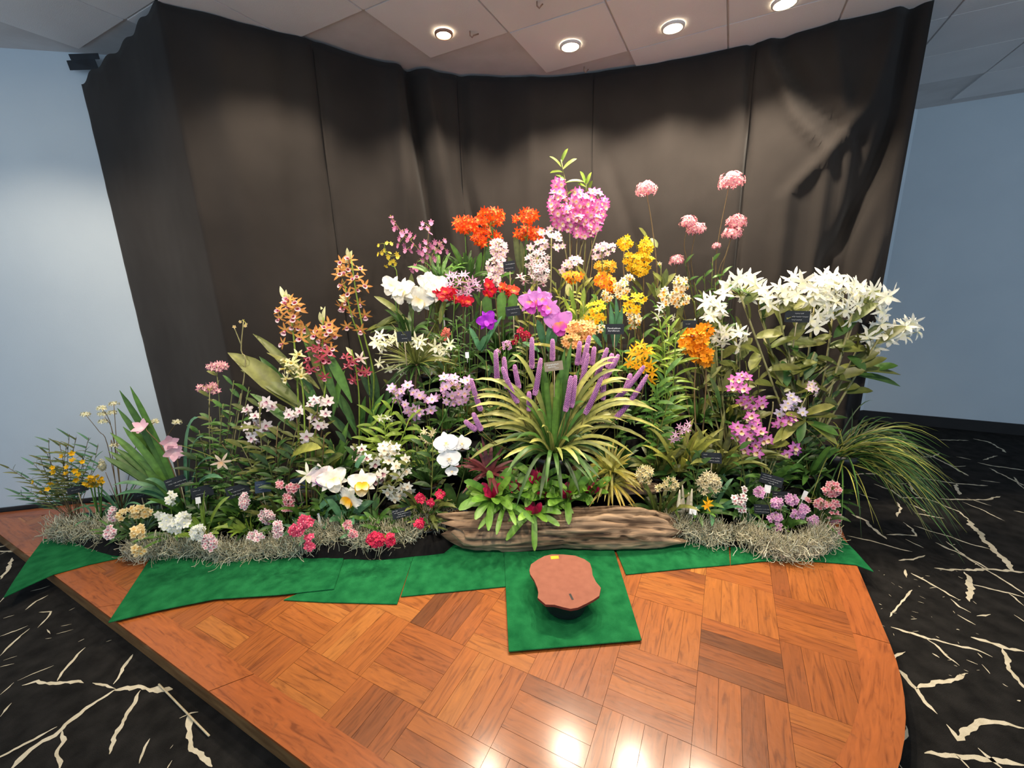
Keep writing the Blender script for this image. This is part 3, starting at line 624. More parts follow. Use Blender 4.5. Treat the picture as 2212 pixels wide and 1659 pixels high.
def leaf(t, p0, p1, w, arch=.2, col='md', shape='lance', name='leaf', seg=8, fold=.25, tip=None, mid=1.25):
    p0, p1 = Vector(p0), Vector(p1); L = (p1 - p0).length
    if L < .004: return None
    h = (p1 - p0); c1 = p0 + h * .45 + Vector((0, 0, L * arch * 1.6)); v = []; cc = []
    a, b = GC[col] if isinstance(col, str) else col; k = random.uniform(0, 1); base = mix(a, b, k * .7); end = mix(a, b, .35 + k * .65) if tip is None else tip; tw = random.uniform(-.35, .35)
    sh = SHAPE[shape]; xs = [s[0] for s in sh]; ys = [s[1] for s in sh]
    for i in range(seg + 1):
        u = i / seg; p = p0 * (1 - u) ** 2 + c1 * (2 * u * (1 - u)) + p1 * u * u; T = ((c1 - p0) * (1 - u) + (p1 - c1) * u)
        if T.length < 1e-6: T = h
        T.normalize(); S = T.cross(UPV)
        if S.length < .15: S = T.cross(Vector((1, .2, .1)))
        S.normalize(); Nn = S.cross(T); S2 = (S * math.cos(tw * u) + Nn * math.sin(tw * u)); hw = w * .5 * float(np.interp(u, xs, ys))
        c = mix(base, end, u)
        v += [p - S2 * hw + Nn * hw * fold, p, p + S2 * hw + Nn * hw * fold]; cc += [c, tuple(x * mid for x in c), c]
    f = []
    for i in range(seg):
        for j in range(2): f.append((3 * i + j, 3 * i + j + 1, 3 * i + j + 4, 3 * i + j + 3))
    o = Vector(p0); me = mesh(name, [a_ - o for a_ in v], f, M_LEAF, cc); ob = obj(name, me, t, o - t.location); return ob
def bez(p0, p1, bow, n=8):
    c = (p0 + p1) / 2 + bow; return [p0 * (1 - u) ** 2 + c * 2 * u * (1 - u) + p1 * u * u for u in [i / n for i in range(n + 1)]]

# flowers -----------------------------------------------------------------
def petal(b, ang, L, W, cols, cup=.1, curl=.1, ruf=0., blunt=.5, r0=.0, z0=0., n=5, m=1):
    ca, sa = math.cos(ang), math.sin(ang); v = []; cc = []; k0 = random.random() * 9
    for i in range(n + 1):
        t = i / n; hw = W * .5 * (math.sin(PI * min(1, t ** (1 - .45 * blunt) * .93 + .05)) ** (.9 - .45 * blunt)) if i < n else W * .5 * .18 * (blunt + .1)
        r = r0 + L * t; z = z0 + cup * L * t - curl * L * t * t
        c = mix(cols[0], cols[1], min(1, t * 2)) if t < .5 else mix(cols[1], cols[2], t * 2 - 1)
        for jj in range(-m, m + 1):
            j = jj / m; lat = j * hw; zz = z + (abs(j) * hw * .12) + ruf * L * math.sin(k0 + t * 9 + j * (2.3 if m == 1 else 6.5)) * t * abs(j)
            v.append((ca * r - sa * lat, sa * r + ca * lat, zz)); cc.append(c)
    w_ = 2 * m + 1; f = [(w_ * i + j, w_ * i + j + w_, w_ * i + j + w_ + 1, w_ * i + j + 1) for i in range(n) for j in range(2 * m)]
    b.add(v, f, cc)
D = math.radians
def fl_mesh(form, C):
    b = MB(); l = None; s0, s1, s2 = C['p']; l0, l1, l2 = C.get('l', C['p']); pc = (s0, s1, s2); lc = (l0, l1, l2)
    if form == 'catt':
        for a in (90, 208, 332): petal(b, D(a + random.uniform(-7, 7)), .5, .22, pc, .02, .12, .04, .35, z0=-.02, m=2)
        for a in (158, 22): petal(b, D(a + random.uniform(-8, 8)), .52, .50, pc, .12, .14, .15, .9, n=7, m=3)
        l = MB(); petal(l, D(270), .48, .50, lc, .42, .62, .16, .95, z0=.05, n=7, m=3); petal(l, D(236), .32, .28, lc, .8, .3, .1, .8, z0=.04, m=2); petal(l, D(304), .32, .28, lc, .8, .3, .1, .8, z0=.04, m=2)
    elif form == 'den':
        for a in (90, 205, 335): petal(b, D(a), .5, .24, pc, .08, .05, 0, .5, z0=-.01, n=4)
        for a in (155, 25): petal(b, D(a), .5, .32, pc, .1, .05, .02, .7, n=4)
        l = MB(); petal(l, D(270), .34, .34, lc, .45, .1, .04, .9, z0=.03, n=4); petal(l, D(90), .1, .18, (l0, l0, l1), .7, 0, 0, .8, z0=.05, n=3)
    elif form == 'star':
        for a, L in ((90, .52), (150, .5), (30, .5), (215, .5), (325, .5)): petal(b, D(a + random.uniform(-6, 6)), L, .13, pc, .12, .16, .02, .15, n=4)
        l = MB(); petal(l, D(270), .36, .22, lc, .5, .35, .05, .7, z0=.02, n=4)
    elif form == 'phal':
        for a in (90, 222, 318): petal(b, D(a), .46, .34, pc, .03, .02, 0, .8, z0=-.015)
        for a in (172, 8): petal(b, D(a), .5, .60, pc, .06, .03, 0, .95)
        l = MB(); petal(l, D(270), .2, .14, lc, .5, .4, .02, .5, z0=.03, n=4); petal(l, D(200), .12, .1, lc, .9, .2, 0, .7, z0=.03, n=3); petal(l, D(340), .12, .1, lc, .9, .2, 0, .7, z0=.03, n=3)
    elif form == 'phaius':
        for a in (90, 148, 32, 208, 332): petal(b, D(a + random.uniform(-5, 5)), .52, .15, pc, .06, .12, .01, .2, n=4)
        l = MB(); n = 8; v = []; cc = []
        for i, (r, d) in enumerate([(.04, 0), (.08, .12), (.10, .22), (.17, .30)]):
            for k in range(n): th = 2 * PI * k / n; v.append((r * math.cos(th), -.10 * i / 3 + r * .8 * math.sin(th), .03 + d)); cc.append((l0, l0, l1, l2)[i])
        l.add(v, [(i * n + k, i * n + (k + 1) % n, (i + 1) * n + (k + 1) % n, (i + 1) * n + k) for i in range(3) for k in range(n)], cc)
    elif form == 'epi':
        for a in range(5): petal(b, D(90 + 72 * a), .5, .19, pc, .1, .12, 0, .2, n=3)
        petal(b, D(270), .34, .26, lc, .5, .2, .06, .8, z0=.03, n=3)
    elif form == 'onc':
        for a in (90, 160, 20, 225, 315): petal(b, D(a), .34, .16, pc, .06, .05, .03, .4, n=3)
        petal(b, D(270), .46, .48, lc, .2, .15, .06, .95, n=4)
    elif form == 'round':
        for a in range(5): petal(b, D(90 + 72 * a), .5, .42, pc, .1, .05, .02, .9, n=3)
        petal(b, D(270), .24, .22, lc, .6, .2, 0, .9, z0=.04, n=3)
    elif form == 'bell':
        for a in range(5): petal(b, D(90 + 72 * a), .45, .36, pc, .55, -.1, .02, .7, n=3)
        petal(b, D(270), .4, .4, lc, .45, .1, .1, .95, n=3)
    return b, l
def c3(a, b, c): return (lin(a), lin(b), lin(c))
KIND = {
 'catt_white': ('catt', dict(p=c3('f0eede', 'f6f4ea', 'faf8f0'), l=c3('e8cf80', 'f6f0dc', 'faf8f0'))),
 'catt_gold': ('catt', dict(p=c3('eef0dc', 'f6f3e6', 'fbf8ee'), l=c3('d98f10', 'edc028', 'f6f0de'))),
 'catt_blush': ('catt', dict(p=c3('f3e3e0', 'f3e6e8', 'f0dfe6'), l=c3('a03cb0', 'c97ad0', 'f0e0ee'))),
 'catt_mauve': ('catt', dict(p=c3('d884d8', 'd68bd8', 'd68ddb'), l=c3('f0b030', 'd940c0', 'e070d8'))),
 'catt_red': ('catt', dict(p=c3('d02a28', 'cc1c38', 'c01844'), l=c3('e87a20', 'd83030', 'c01848'))),
 'catt_mag': ('catt', dict(p=c3('8a18b0', 'a020c8', '9a20c4'), l=c3('7a10a0', 'a01fb8', 'b030c8'))),
 'catt_coral': ('catt', dict(p=c3('f07030', 'ee4a2c', 'e83a34'), l=c3('f0a040', 'e84030', 'd82848'))),
 'phal': ('phal', dict(p=c3('e6e9ec', 'f2f4f6', 'f6f7f8'), l=c3('e8c050', 'f0e6d0', 'f4f4f2'))),
 'phaius_o': ('phaius', dict(p=c3('dcb468', 'd0934e', 'c68446'), l=c3('b83a62', 'e8b4c4', 'f6e6e4'))),
 'phaius_r': ('phaius', dict(p=c3('c06a70', 'b8485a', 'b04a58'), l=c3('8a1838', 'd06a88', 'e8b0c0'))),
 'phaius_y': ('phaius', dict(p=c3('e8dc90', 'eee6a8', 'f2ecc4'), l=c3('e0cc60', 'f0e6a8', 'f4eed0'))),
 'phaius_w': ('phaius', dict(p=c3('e8cfc4', 'f0ddd2', 'f2e6da'), l=c3('c05a80', 'e8b8c8', 'f2e0e0'))),
 'den_eye': ('den', dict(p=c3('f0efe0', 'f4f2e6', 'f6f4ea'), l=c3('5a1030', 'c89aa0', 'f2efe0'))),
 'den_white': ('den', dict(p=c3('f2efdf', 'f4f2e4', 'f5f3e8'), l=c3('d8b890', 'efe6cc', 'f4f1e4'))),
 'den_blush': ('den', dict(p=c3('f4ece4', 'f2e8e6', 'efdfe4'), l=c3('9a4468', 'e6c8d0', 'f2e8e8'))),
 'den_pink': ('den', dict(p=c3('f6e2e8', 'e884c4', 'd840ac'), l=c3('f0c850', 'f4d8d8', 'e070b8'))),
 'den_lilac': ('den', dict(p=c3('f0e2ee', 'e6c4e4', 'd89ad8'), l=c3('e8c070', 'e8b8e0', 'd07fd0'))),
 'den_purp': ('den', dict(p=c3('f0c4e4', 'e286d0', 'd45cbc'), l=c3('8a4010', 'f6e4a8', 'f0b8dc'))),
 'den_cream': ('den', dict(p=c3('f2e2b8', 'f4e8c8', 'f4ead2'), l=c3('c87810', 'eaa428', 'f2cc70'))),
 'den_yel': ('den', dict(p=c3('f0c020', 'f2c824', 'f4d038'), l=c3('d88a08', 'f0b010', 'f4c828'))),
 'den_gold': ('den', dict(p=c3('e8a820', 'f0bc38', 'f2c850'), l=c3('c87808', 'e8a020', 'f0c040'))),
 'den_wpink': ('den', dict(p=c3('f4efe0', 'f2dfe4', 'e8a8d0'), l=c3('e8c860', 'f2e8e0', 'eab8d8'))),
 'den_blue': ('den', dict(p=c3('f4f0f4', 'eae0f2', 'c8a8e0'), l=c3('e8d070', 'f2eaf2', 'd8b8e8'))),
 'star_white': ('star', dict(p=c3('eef0d4', 'f4f3e4', 'f8f6ec'), l=c3('e6e2b0', 'f2f0de', 'f8f6ee'))),
 'star_wire': ('star', dict(p=c3('dfe2b0', 'eeeccc', 'f2f0da'), l=c3('e4e2b8', 'f4f2e2', 'f8f7ee'))),
 'star_yel': ('star', dict(p=c3('e0a010', 'eab420', 'efc030'), l=c3('d07808', 'e8a818', 'f0c030'))),
 'star_mauve': ('star', dict(p=c3('f0dce4', 'e0a8cc', 'cf88bc'), l=c3('7a2060', 'e8c0dc', 'f2e0ea'))),
 'epi_orange': ('epi', dict(p=c3('f0641a', 'ee4f16', 'ea4412'), l=c3('f4a020', 'f06018', 'ec4c14'))),
 'epi_red': ('epi', dict(p=c3('d02040', 'cc1838', 'c41838'), l=c3('e85a30', 'd02040', 'c01840'))),
 'epi_pink': ('epi', dict(p=c3('f0c8bc', 'eaa6b4', 'de809a'), l=c3('f4e6b8', 'f2b8c0', 'eea0b4'))),
 'onc_yel': ('onc', dict(p=c3('d8b838', 'dcc048', 'e0c850'), l=c3('e8c838', 'f0d850', 'f2dc60'))),
 'onc_mauve': ('onc', dict(p=c3('b85888', 'c07098', 'c880a4'), l=c3('c878a0', 'd088b0', 'd898bc'))),
 'yel_bell': ('bell', dict(p=c3('e0a010', 'f0bc18', 'f4c828'), l=c3('e09810', 'f2c020', 'f4cc38'))),
 'or_bell': ('bell', dict(p=c3('e88a10', 'f09a18', 'f2a428'), l=c3('d87008', 'f0a020', 'f4b030'))),
 'peach': ('den', dict(p=c3('e0a060', 'e6b070', 'ecc08a'), l=c3('d08840', 'e4a860', 'ecc088'))),
 'redyel': ('round', dict(p=c3('f0b020', 'f0a020', 'e07018'), l=c3('b01828', 'c82828', 'd04020'))),
 's_hot': ('round', dict(p=c3('c83058', 'd84a70', 'e06a88'), l=c3('f0c0c8', 'e890a0', 'e07890'))),
 's_rose': ('round', dict(p=c3('c84860', 'e0a0a8', 'f0d0cc'), l=c3('b02040', 'd06878', 'e8a0a8'))),
 's_white': ('round', dict(p=c3('e8ece0', 'f0f2e8', 'f4f5ee'), l=c3('d8d880', 'eef0d8', 'f4f4ec'))),
 's_wpink': ('round', dict(p=c3('c85a78', 'f0dede', 'f4ecea'), l=c3('b83a58', 'e0a0b0', 'f2e4e4'))),
 's_cream': ('round', dict(p=c3('d8b060', 'ead49a', 'f0e2b8'), l=c3('d09030', 'e8c070', 'f0dca0'))),
 's_cer': ('round', dict(p=c3('c01848', 'd02050', 'd83058'), l=c3('f0b0a0', 'd84060', 'd03058'))),
 's_mauve': ('round', dict(p=c3('b070b0', 'd8a0c8', 'e8c8dc'), l=c3('a03888', 'd080b8', 'e8c0dc'))),
 's_dark': ('round', dict(p=c3('8a1028', 'a81838', 'b02040'), l=c3('e0a080', 'a02038', 'b02040'))),
 's_eye': ('round', dict(p=c3('7a1030', 'f0e8e4', 'f4efec'), l=c3('8a1838', 'c05a70', 'e8c8cc'))),
 's_salmon': ('round', dict(p=c3('c84038', 'd86858', 'e08a78'), l=c3('e0b0a0', 'd87868', 'd87060'))),
 'spider': ('star', dict(p=c3('c8b890', 'dccfa8', 'e4dcc0'), l=c3('b8a070', 'd8cca0', 'e4dcc0'))),
 'orcream': ('epi', dict(p=c3('c8b880', 'e0d4a0', 'ece4c0'), l=c3('d8a840', 'e8d8a0', 'f0e8c8'))),
}
CACHE = {}
def fl_data(kind):
    if kind not in CACHE:
        form, C = KIND[kind]; out = []
        for _ in range(3):
            b, l = fl_mesh(form, C)
            out.append((mesh('flower', b.v, b.f, M_PETAL, b.c), mesh('lip', l.v, l.f, M_PETAL, l.c) if l else None))
        CACHE[kind] = out
    return random.choice(CACHE[kind])
def face(p, out=None, jit=.35):
    d = (Vector((0, 0, EYE)) - p).normalized() * .55 + Vector((0, -.6, .12)) + Vector((random.gauss(0, jit), random.gauss(0, jit * .6), random.gauss(0, jit)))
    if out is not None and out.length > 1e-4: d += out.normalized() * .55
    return d.normalized()
def orient(d, roll=0.):
    up = Vector((0, 0, 1)); x = up.cross(d)
    if x.length < .1: x = Vector((1, 0, 0))
    x.normalize(); y = d.cross(x); return (Matrix((x, y, d)).transposed() @ Matrix.Rotation(roll, 3, 'Z')).to_quaternion()
def flower(t, kind, p, size, out=None, jit=.35, roll=.35, name='flower', d=None):
    a, l = fl_data(kind); o = obj(name, a, t, p - t.location); o.rotation_mode = 'QUATERNION'
    o.rotation_quaternion = orient(d or face(p, out, jit), random.gauss(0, roll)); s = size * random.uniform(.86, 1.14); o.scale = (s, s, s)
    if l: obj('lip', l, o)
    return o
def head(t, kind, c, r, n, fs, stretch=(1, 1, 1), hemi=-.3, name='flower_head', rj=(.82, 1.05)):
    """a round head of tiny florets, too small to pick one by one"""
    form, C = KIND[kind]; b = MB(); fb = [fl_mesh(form, C)[0] for _ in range(2)]
    for k in range(n):
        z = 1 - (1 - hemi) * (k + .5) / n; a = k * 2.39996; rr = math.sqrt(max(0, 1 - z * z)); d = Vector((rr * math.cos(a), rr * math.sin(a), z)) ; d.normalize()
        p = Vector((d.x * stretch[0], d.y * stretch[1], d.z * stretch[2])) * r * random.uniform(*rj); R = orient(d, random.random() * 6); s = fs * random.uniform(.8, 1.2); w = fb[k % 2]
        b.add([p + R @ (Vector(v) * s) for v in w.v], w.f, list(w.c))
    o = obj(name, mesh(name, b.v, b.f, M_PETAL, b.c), t, Vector(c) - t.location); o['kind'] = 'stuff'; return o
def spike(t, p0, p1, r, cA, cB, name='flower_spike', n=240):
    """a dense cylinder of tiny florets"""
    p0, p1 = Vector(p0), Vector(p1); b = MB(); ax = (p1 - p0); L = ax.length; pts = bez(p0, p1, Vector((0, 0, -.12 * L)) + Vector((ax.y, 0, 0)) * .05, 10)
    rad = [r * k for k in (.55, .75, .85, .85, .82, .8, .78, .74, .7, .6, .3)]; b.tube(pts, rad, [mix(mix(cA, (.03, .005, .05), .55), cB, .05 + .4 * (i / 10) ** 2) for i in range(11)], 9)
    for k in range(n):
        u = ((k + .5) / n); a = k * 2.39996; i = min(9, int(u * 10)); fr = u * 10 - i; p = pts[i].lerp(pts[i + 1], fr); T = (pts[i + 1] - pts[i]).normalized(); A = T.cross(Vector((.3, .8, .1))).normalized(); B = T.cross(A)
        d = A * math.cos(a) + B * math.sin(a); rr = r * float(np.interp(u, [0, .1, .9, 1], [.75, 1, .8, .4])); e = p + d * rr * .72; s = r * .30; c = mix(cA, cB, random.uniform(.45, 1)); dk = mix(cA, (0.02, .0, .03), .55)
        x = d.cross(T); b.add([e + d * s * .9 + T * s * .3, e + x * s, e - x * s, e + T * s * 1.1, e - T * s * .9], [(0, 1, 3), (0, 3, 2), (0, 2, 4), (0, 4, 1)], [c, mix(c, dk, .3), mix(c, dk, .3), c, dk])
    o = obj(name, mesh(name, [Vector(v) - p0 for v in b.v], b.f, M_PETAL, b.c, False), t, p0 - t.location); o['kind'] = 'stuff'; return o
POTS = {}
def pot(t, r, h, mat=None):
    key = (round(r, 3), round(h, 3), mat)
    if key not in POTS:
        b = MB(); b.lathe([(r * .74, 0), (r * .78, .004), (r * .96, h * .86), (r * 1.04, h * .86), (r * 1.06, h), (r * .97, h), (r * .94, h * .9), (r * .02, h * .88)], 20)
        s = MB(); s.lathe([(r * .93, h * .88), (r * .5, h * .95), (r * .02, h * .97)], 14)
        POTS[key] = (mesh('pot', b.v, b.f, mat or M_POT), mesh('potting_bark', s.v, s.f, M_SOIL))
    a, s = POTS[key]; obj('pot', a, t); obj('potting_bark', s, t)
def flat(pts):  return pts
def blob(cx, cy, rx, ry, n):
    out = []; tries = 0; dm = math.sqrt(rx * ry / n) * 1.25
    while len(out) < n and tries < 4000:
        tries += 1; a, r = random.uniform(0, 2 * PI), math.sqrt(random.random()); p = (cx + rx * r * math.cos(a), cy + ry * r * math.sin(a))
        if all((p[0] - o[0]) ** 2 + (p[1] - o[1]) ** 2 > dm * dm for o in out): out.append(p)
        if tries % 400 == 0: dm *= .85
    return out
class Plant:
    def __init__(s, name, label, bx, Y, r=.065, h=.12, mat=None, cat='orchid', group=None, base=None):
        X = P(bx, 1000, Y).x
        for _ in range(6):
            z = stage_z(X, Y) + h; d = ray(bx, 900)  # refine sideways place for this height
            lo, hi = 300, 1300
            for _ in range(24):
                m = (lo + hi) / 2
                if P(bx, m, Y).z > z: lo = m
                else: hi = m
            X = P(bx, lo, Y).x
        s.Y = Y; L = Vector((X, Y, stage_z(X, Y) + .004)) if base is None else Vector(base)
        s.t = thing(name, label, cat, L, group); s.top = L + Vector((0, 0, h * .92 if r else .0)); s.stems = []; s.br = MB()
        if r: pot(s.t, r, h, mat)
    def at(s, x, y, dy=0.): return P(x, y, s.Y + dy)
    def stem(s, pts, r=.004, col='md', dy=0., base=True, bow=0.):
        w = [s.at(x, y, dy * (i + 1) / len(pts)) for i, (x, y) in enumerate(pts)]
        if base: w = [s.top + Vector((random.uniform(-.02, .02), random.uniform(-.02, .02), 0))] + w
        if len(w) == 2: w = bez(w[0], w[1], Vector((bow, 0, .03 * (w[1] - w[0]).length)), 6)
        else:
            a = np.array([tuple(p) for p in w]); w = [Vector(p) for p in catm3(a)]
        c = mix(*GC[col], random.random()); b = MB(); n = len(w); b.tube(w, [r * (1 - .35 * i / n) for i in range(n)], c, 6)
        o = obj('stem', mesh('stem', [p_ - w[0] if isinstance(p_, Vector) else Vector(p_) - w[0] for p_ in b.v], b.f, M_STEM, b.c), s.t, w[0] - s.t.location); s.stems += w; return w
    def F(s, kind, size, pts, dy=0., jit=.3, spread=.05, ped=True, pr=.0014, pcol='yl', roll=.35, name='flower'):
        c = sum((s.at(x, y) for x, y in pts), Vector((0, 0, 0))) / max(1, len(pts))
        for x, y in pts:
            p = s.at(x, y, dy + random.uniform(-spread, spread)); flower(s.t, kind, p, size, (p - c) * Vector((1, .4, 1)), jit, roll, name)
            if ped and s.stems:
                q_ = min(s.stems, key=lambda w: (w - p).length_squared)
                if .004 < (q_ - p).length < .35: s.br.tube(bez(p + Vector((0, .006, 0)), q_, Vector((0, .01, .015)), 4), pr, mix(*GC[pcol], .5), 4, False)
    def done(s):
        if s.br.v: o = obj('flower_stalks', mesh('flower_stalks', [Vector(v) - s.t.location for v in s.br.v], s.br.f, M_STEM, s.br.c), s.t); o['kind'] = 'stuff'; s.br = MB()
        return s
    def cane(s, tops, nl=8, ll=.1, lw=.024, col='md', r=.005, scol='st', start=.35, dy=.06, arch=.12, shape='lance', droop=-.1, bow=.05):
        for x, y in tops:
            w = s.stem([(x, y)], r, scol, random.uniform(-dy, dy), True, random.uniform(-bow, bow)); n = len(w)
            for k in range(nl):
                u = start + (1 - start) * (k + .5) / nl; i = min(n - 2, int(u * (n - 1))); p = w[i].lerp(w[i + 1], u * (n - 1) - i)
                sd = 1 if k % 2 else -1; a = random.uniform(-.9, .9); d = Vector((sd * math.cos(a) * .95, -.35 - .4 * abs(math.sin(a)) * random.random() + (.3 if random.random() < .25 else 0), random.uniform(.15, .85) + (.7 if k >= nl - 2 else 0))).normalized()
                L = ll * random.uniform(.75, 1.2); leaf(s.t, p, p + d * L + Vector((0, 0, droop * L)), lw * random.uniform(.85, 1.2), arch, col, shape)
    def rosette(s, n, L, w, col='md', shape='strap', up=(.25, .95), arch=.22, droop=.25, front=.0, base=None, tip=None, spread=2 * PI, a0=-PI / 2, seg=8):
        b0 = base or s.top
        for k in range(n):
            a = a0 + spread * ((k + random.uniform(-.3, .3)) / n - .5); e = random.uniform(*up); l = L * random.uniform(.7, 1.12)
            d = Vector((math.cos(a) * (1 - e * .6), math.sin(a) * (1 - e * .6) * .8 - front, e)).normalized()
            p0 = b0 + Vector((math.cos(a) * .015, math.sin(a) * .015, 0)); p1 = p0 + d * l - Vector((0, 0, droop * l * (1 - e) * 1.3))
            cy = cur_y(p1.x) - .06; p1.y = min(p1.y, cy); p1.z = max(p1.z, .02)
            leaf(s.t, p0, p1, w * random.uniform(.8, 1.15), arch * random.uniform(.6, 1.3), col, shape, tip=tip, seg=seg)
    def leaves(s, pts, w, col='md', shape='strap', arch=.15, dy=0., base=True):
        for a in pts:
            if len(a) == 2: p0 = s.top; x1, y1 = a
            else: p0 = s.at(a[0], a[1]); x1, y1 = a[2:4]
            leaf(s.t, p0, s.at(x1, y1, dy + random.uniform(-.06, .04)), w * random.uniform(.88, 1.12), arch, col, shape, seg=10)
def catm3(a, n=4):
    p = [2 * a[0] - a[1]] + list(a) + [2 * a[-1] - a[-2]]; out = []
    for i in range(1, len(p) - 2):
        for k in range(n):
            t = k / n; A, B, C, Dd = p[i - 1], p[i], p[i + 1], p[i + 2]; out.append(.5 * (2 * B + (C - A) * t + (2 * A - 5 * B + 4 * C - Dd) * t * t + (3 * B - A - 3 * C + Dd) * t ** 3))
    out.append(p[-2]); return out
# ------------------------------------------------------------------ the plants, from the left
KIND['sp_white'] = ('epi', dict(p=c3('e0dc9c', 'f0eed0', 'f6f5e6'), l=c3('e6d890', 'f2eed0', 'f6f4e4')))
KIND['rose_bell'] = ('bell', dict(p=c3('f0d8dc', 'ecb8c8', 'eac0d2'), l=c3('f2e6d8', 'f0d0d8', 'ecc0d0')))
KIND['peach_w'] = ('star', dict(p=c3('e8c8a8', 'eed8c0', 'f0e0d0'), l=c3('e0b080', 'ecd0b0', 'f0e0d0')))
def rep(pts, k): return [p for p in pts for _ in range(k)]
def clus(p, kind, size, blobs, **kw):
    for cx, cy, rx, ry, n in blobs: p.F(kind, size, blob(cx, cy, rx, ry, n), **kw)

p = Plant('bamboo_orchid', 'wiry thin-leaved orchid with small yellow flowers at the far left', 165, 2.42, .07, .10)
for i, (x, y) in enumerate([(105, 950), (128, 958), (150, 938), (165, 945), (192, 945), (86, 988), (58, 1030), (14, 1008), (40, 1066), (108, 1012), (212, 962), (140, 1000), (70, 1000), (178, 985), (120, 1040), (145, 960), (200, 985), (100, 975), (170, 1010), (130, 1020), (60, 1060), (95, 1060), (215, 1000), (185, 1020)]):
    p.cane([(x, y)], 13, .075, .010, 'ol' if i % 2 else 'bl', .0018, 'br', .35, .05, .05, 'sword', -.1, .09)
p.F('yel_bell', .036, q(1, (535, 810), (610, 790), (620, 850), (700, 860), (450, 910), (460, 945), (575, 905), (635, 935), (570, 960), (675, 965), (645, 1010), (290, 1030), (430, 1035), (360, 1115), (410, 1090)), -.09, .5); p.done()
p = Plant('yellow_orchid', 'orchid with one dense golden-yellow flower ball beside the wiry left plant', 214, 2.40, .06, .09)
for x in (196, 204, 212, 220): p.stem([(x, 1052)], .005, 'md')
clus(p, 'yel_bell', .028, [(203, 1040, 21, 12, 30)], jit=.6); p.rosette(8, .14, .014, 'bl', 'strap'); p.done()
p = Plant('spray_orchid', 'tall airy spray of cream-white flowers left of the pink-flowered strap plant', 262, 2.48, .06, .12)
for pts in ([(232, 960), (214, 932), (186, 897)], [(242, 930), (222, 884)], [(250, 930), (246, 873)], [(245, 940), (226, 900)], [(240, 960), (246, 965)], [(300, 940), (334, 912)], [(350, 960), (382, 912)], [(228, 1020)]): p.stem(pts, .0022, 'br', -.02)
for x, y, r in ((186, 896, .026), (220, 882, .028), (246, 873, .028), (221, 895, .022), (244, 892, .026), (224, 911, .026), (247, 962, .028), (334, 912, .026), (382, 912, .024)): head(p.t, 'sp_white', p.at(x, y), r * .8, 10, .036, (1.2, 1, .6), -.2, rj=(.5, 1.1))
head(p.t, 'sp_white', p.at(220, 1005), .022, 30, .030, (.8, .8, 1.8), -1, 'flower_head'); p.rosette(10, .22, .014, 'bl', 'strap', (.4, 1)); p.done()
p = Plant('cymbidium_orchid', 'broad fan of long strap leaves with pale pink flowers before the curtain edge', 408, 2.36, .08, .14)
p.leaves(q(1, (1020, 250), (1110, 215), (1000, 400), (940, 610), (890, 815), (985, 742), (960, 800), (1180, 840), (1140, 650), (900, 830), (1050, 560), (930, 770), (1240, 930)), .043, 'md', 'strap', .10, -.02)
p.leaves(q(1, (960, 1060), (985, 1150), (1180, 1095), (1230, 1225), (1240, 1010), (1740, 640), (1830, 830), (1690, 480), (1900, 1000)), .032, 'bl', 'strap', .3, -.08); p.rosette(14, .30, .03, 'md', 'strap', (.3, 1))
p.stem(q(1, (1420, 800), (1250, 590)), .004, 'br', -.06); p.stem(q(1, (1500, 760), (1460, 700)), .004, 'br', -.06); p.F('rose_bell', .105, q(1, (1220, 570), (1450, 690), (1485, 770)), -.06, .3, .01, name='flower'); p.F('peach_w', .11, q(1, (1890, 860)), -.08); p.done()
p = Plant('reed_orchid', 'leafy reed-stem orchid with two flat rose-pink flower heads', 470, 2.34, .06, .12)
p.cane([(468, 797), (453, 845)], 9, .075, .02, 'ol', .0035, 'st', .2, .02); p.cane([(505, 822), (520, 850), (482, 872), (538, 836), (500, 900), (455, 900), (430, 930)], 11, .085, .022, 'md', .0035, 'st', .2, .05)
clus(p, 'epi_pink', .034, [(470, 791, 25, 8, 20), (452, 838, 26, 10, 24)], spread=.03); p.stem([(528, 812), (521, 757), (526, 694)], .004, 'st'); p.stem([(521, 745), (506, 708)], .003, 'st', base=False)
for x, y in ((519, 695), (526, 693), (532, 700), (506, 706), (530, 704)): p.F('bud' if False else 's_cream', .018, [(x, y)])
p.done()
# nun orchids
def ph(p, pts, kind, size=.085, **kw): p.F(kind, size, q(2, *pts), jit=.32, spread=.035, **kw)
def buds(p, pts):
    for x0, y0, x1, y1 in pts:
        a, b = q(2, (x0, y0), (x1, y1)); leaf(p.t, p.at(*a), p.at(*b), .026, .02, (lin('b8b878'), lin('e4e0b4')), 'lance', 'flower_bud', 6, .7)
p = Plant('nun_orchid', 'nun orchid with orange-brown spikes rising from large pleated leaves', 650, 2.38, .09, .15)
for a in [(640, 880, 492, 762, .12), (668, 850, 546, 721, .055), (690, 840, 576, 762, .05), (655, 880, 520, 800, .08), (700, 850, 660, 700, .05), (705, 850, 640, 680, .05), (730, 880, 668, 720, .06), (650, 900, 560, 770, .07), (760, 870, 690, 740, .06), (640, 930, 540, 850, .06), (700, 930, 640, 780, .06), (720, 900, 745, 800, .05)]:
    leaf(p.t, p.at(a[0], a[1], -.01), p.at(a[2], a[3], random.uniform(-.06, .06)), a[4], .10, random.choice(['ol', 'md', 'md']), 'lance', seg=10, fold=.35)
p.stem(q(2, (1010, 1450), (985, 1080), (950, 780), (885, 570)), .0055, 'lm', -.03); p.stem(q(2, (1245, 1480), (1235, 1200), (1230, 950), (1238, 770)), .0055, 'lm', -.05)
ph(p, [(930, 620), (990, 650), (850, 715), (1030, 715), (1000, 690), (850, 780), (970, 790), (960, 760), (900, 885), (1010, 860), (1065, 870), (880, 1005), (1040, 960), (970, 850), (905, 660), (940, 700)], 'phaius_o', .09, dy=-.03)
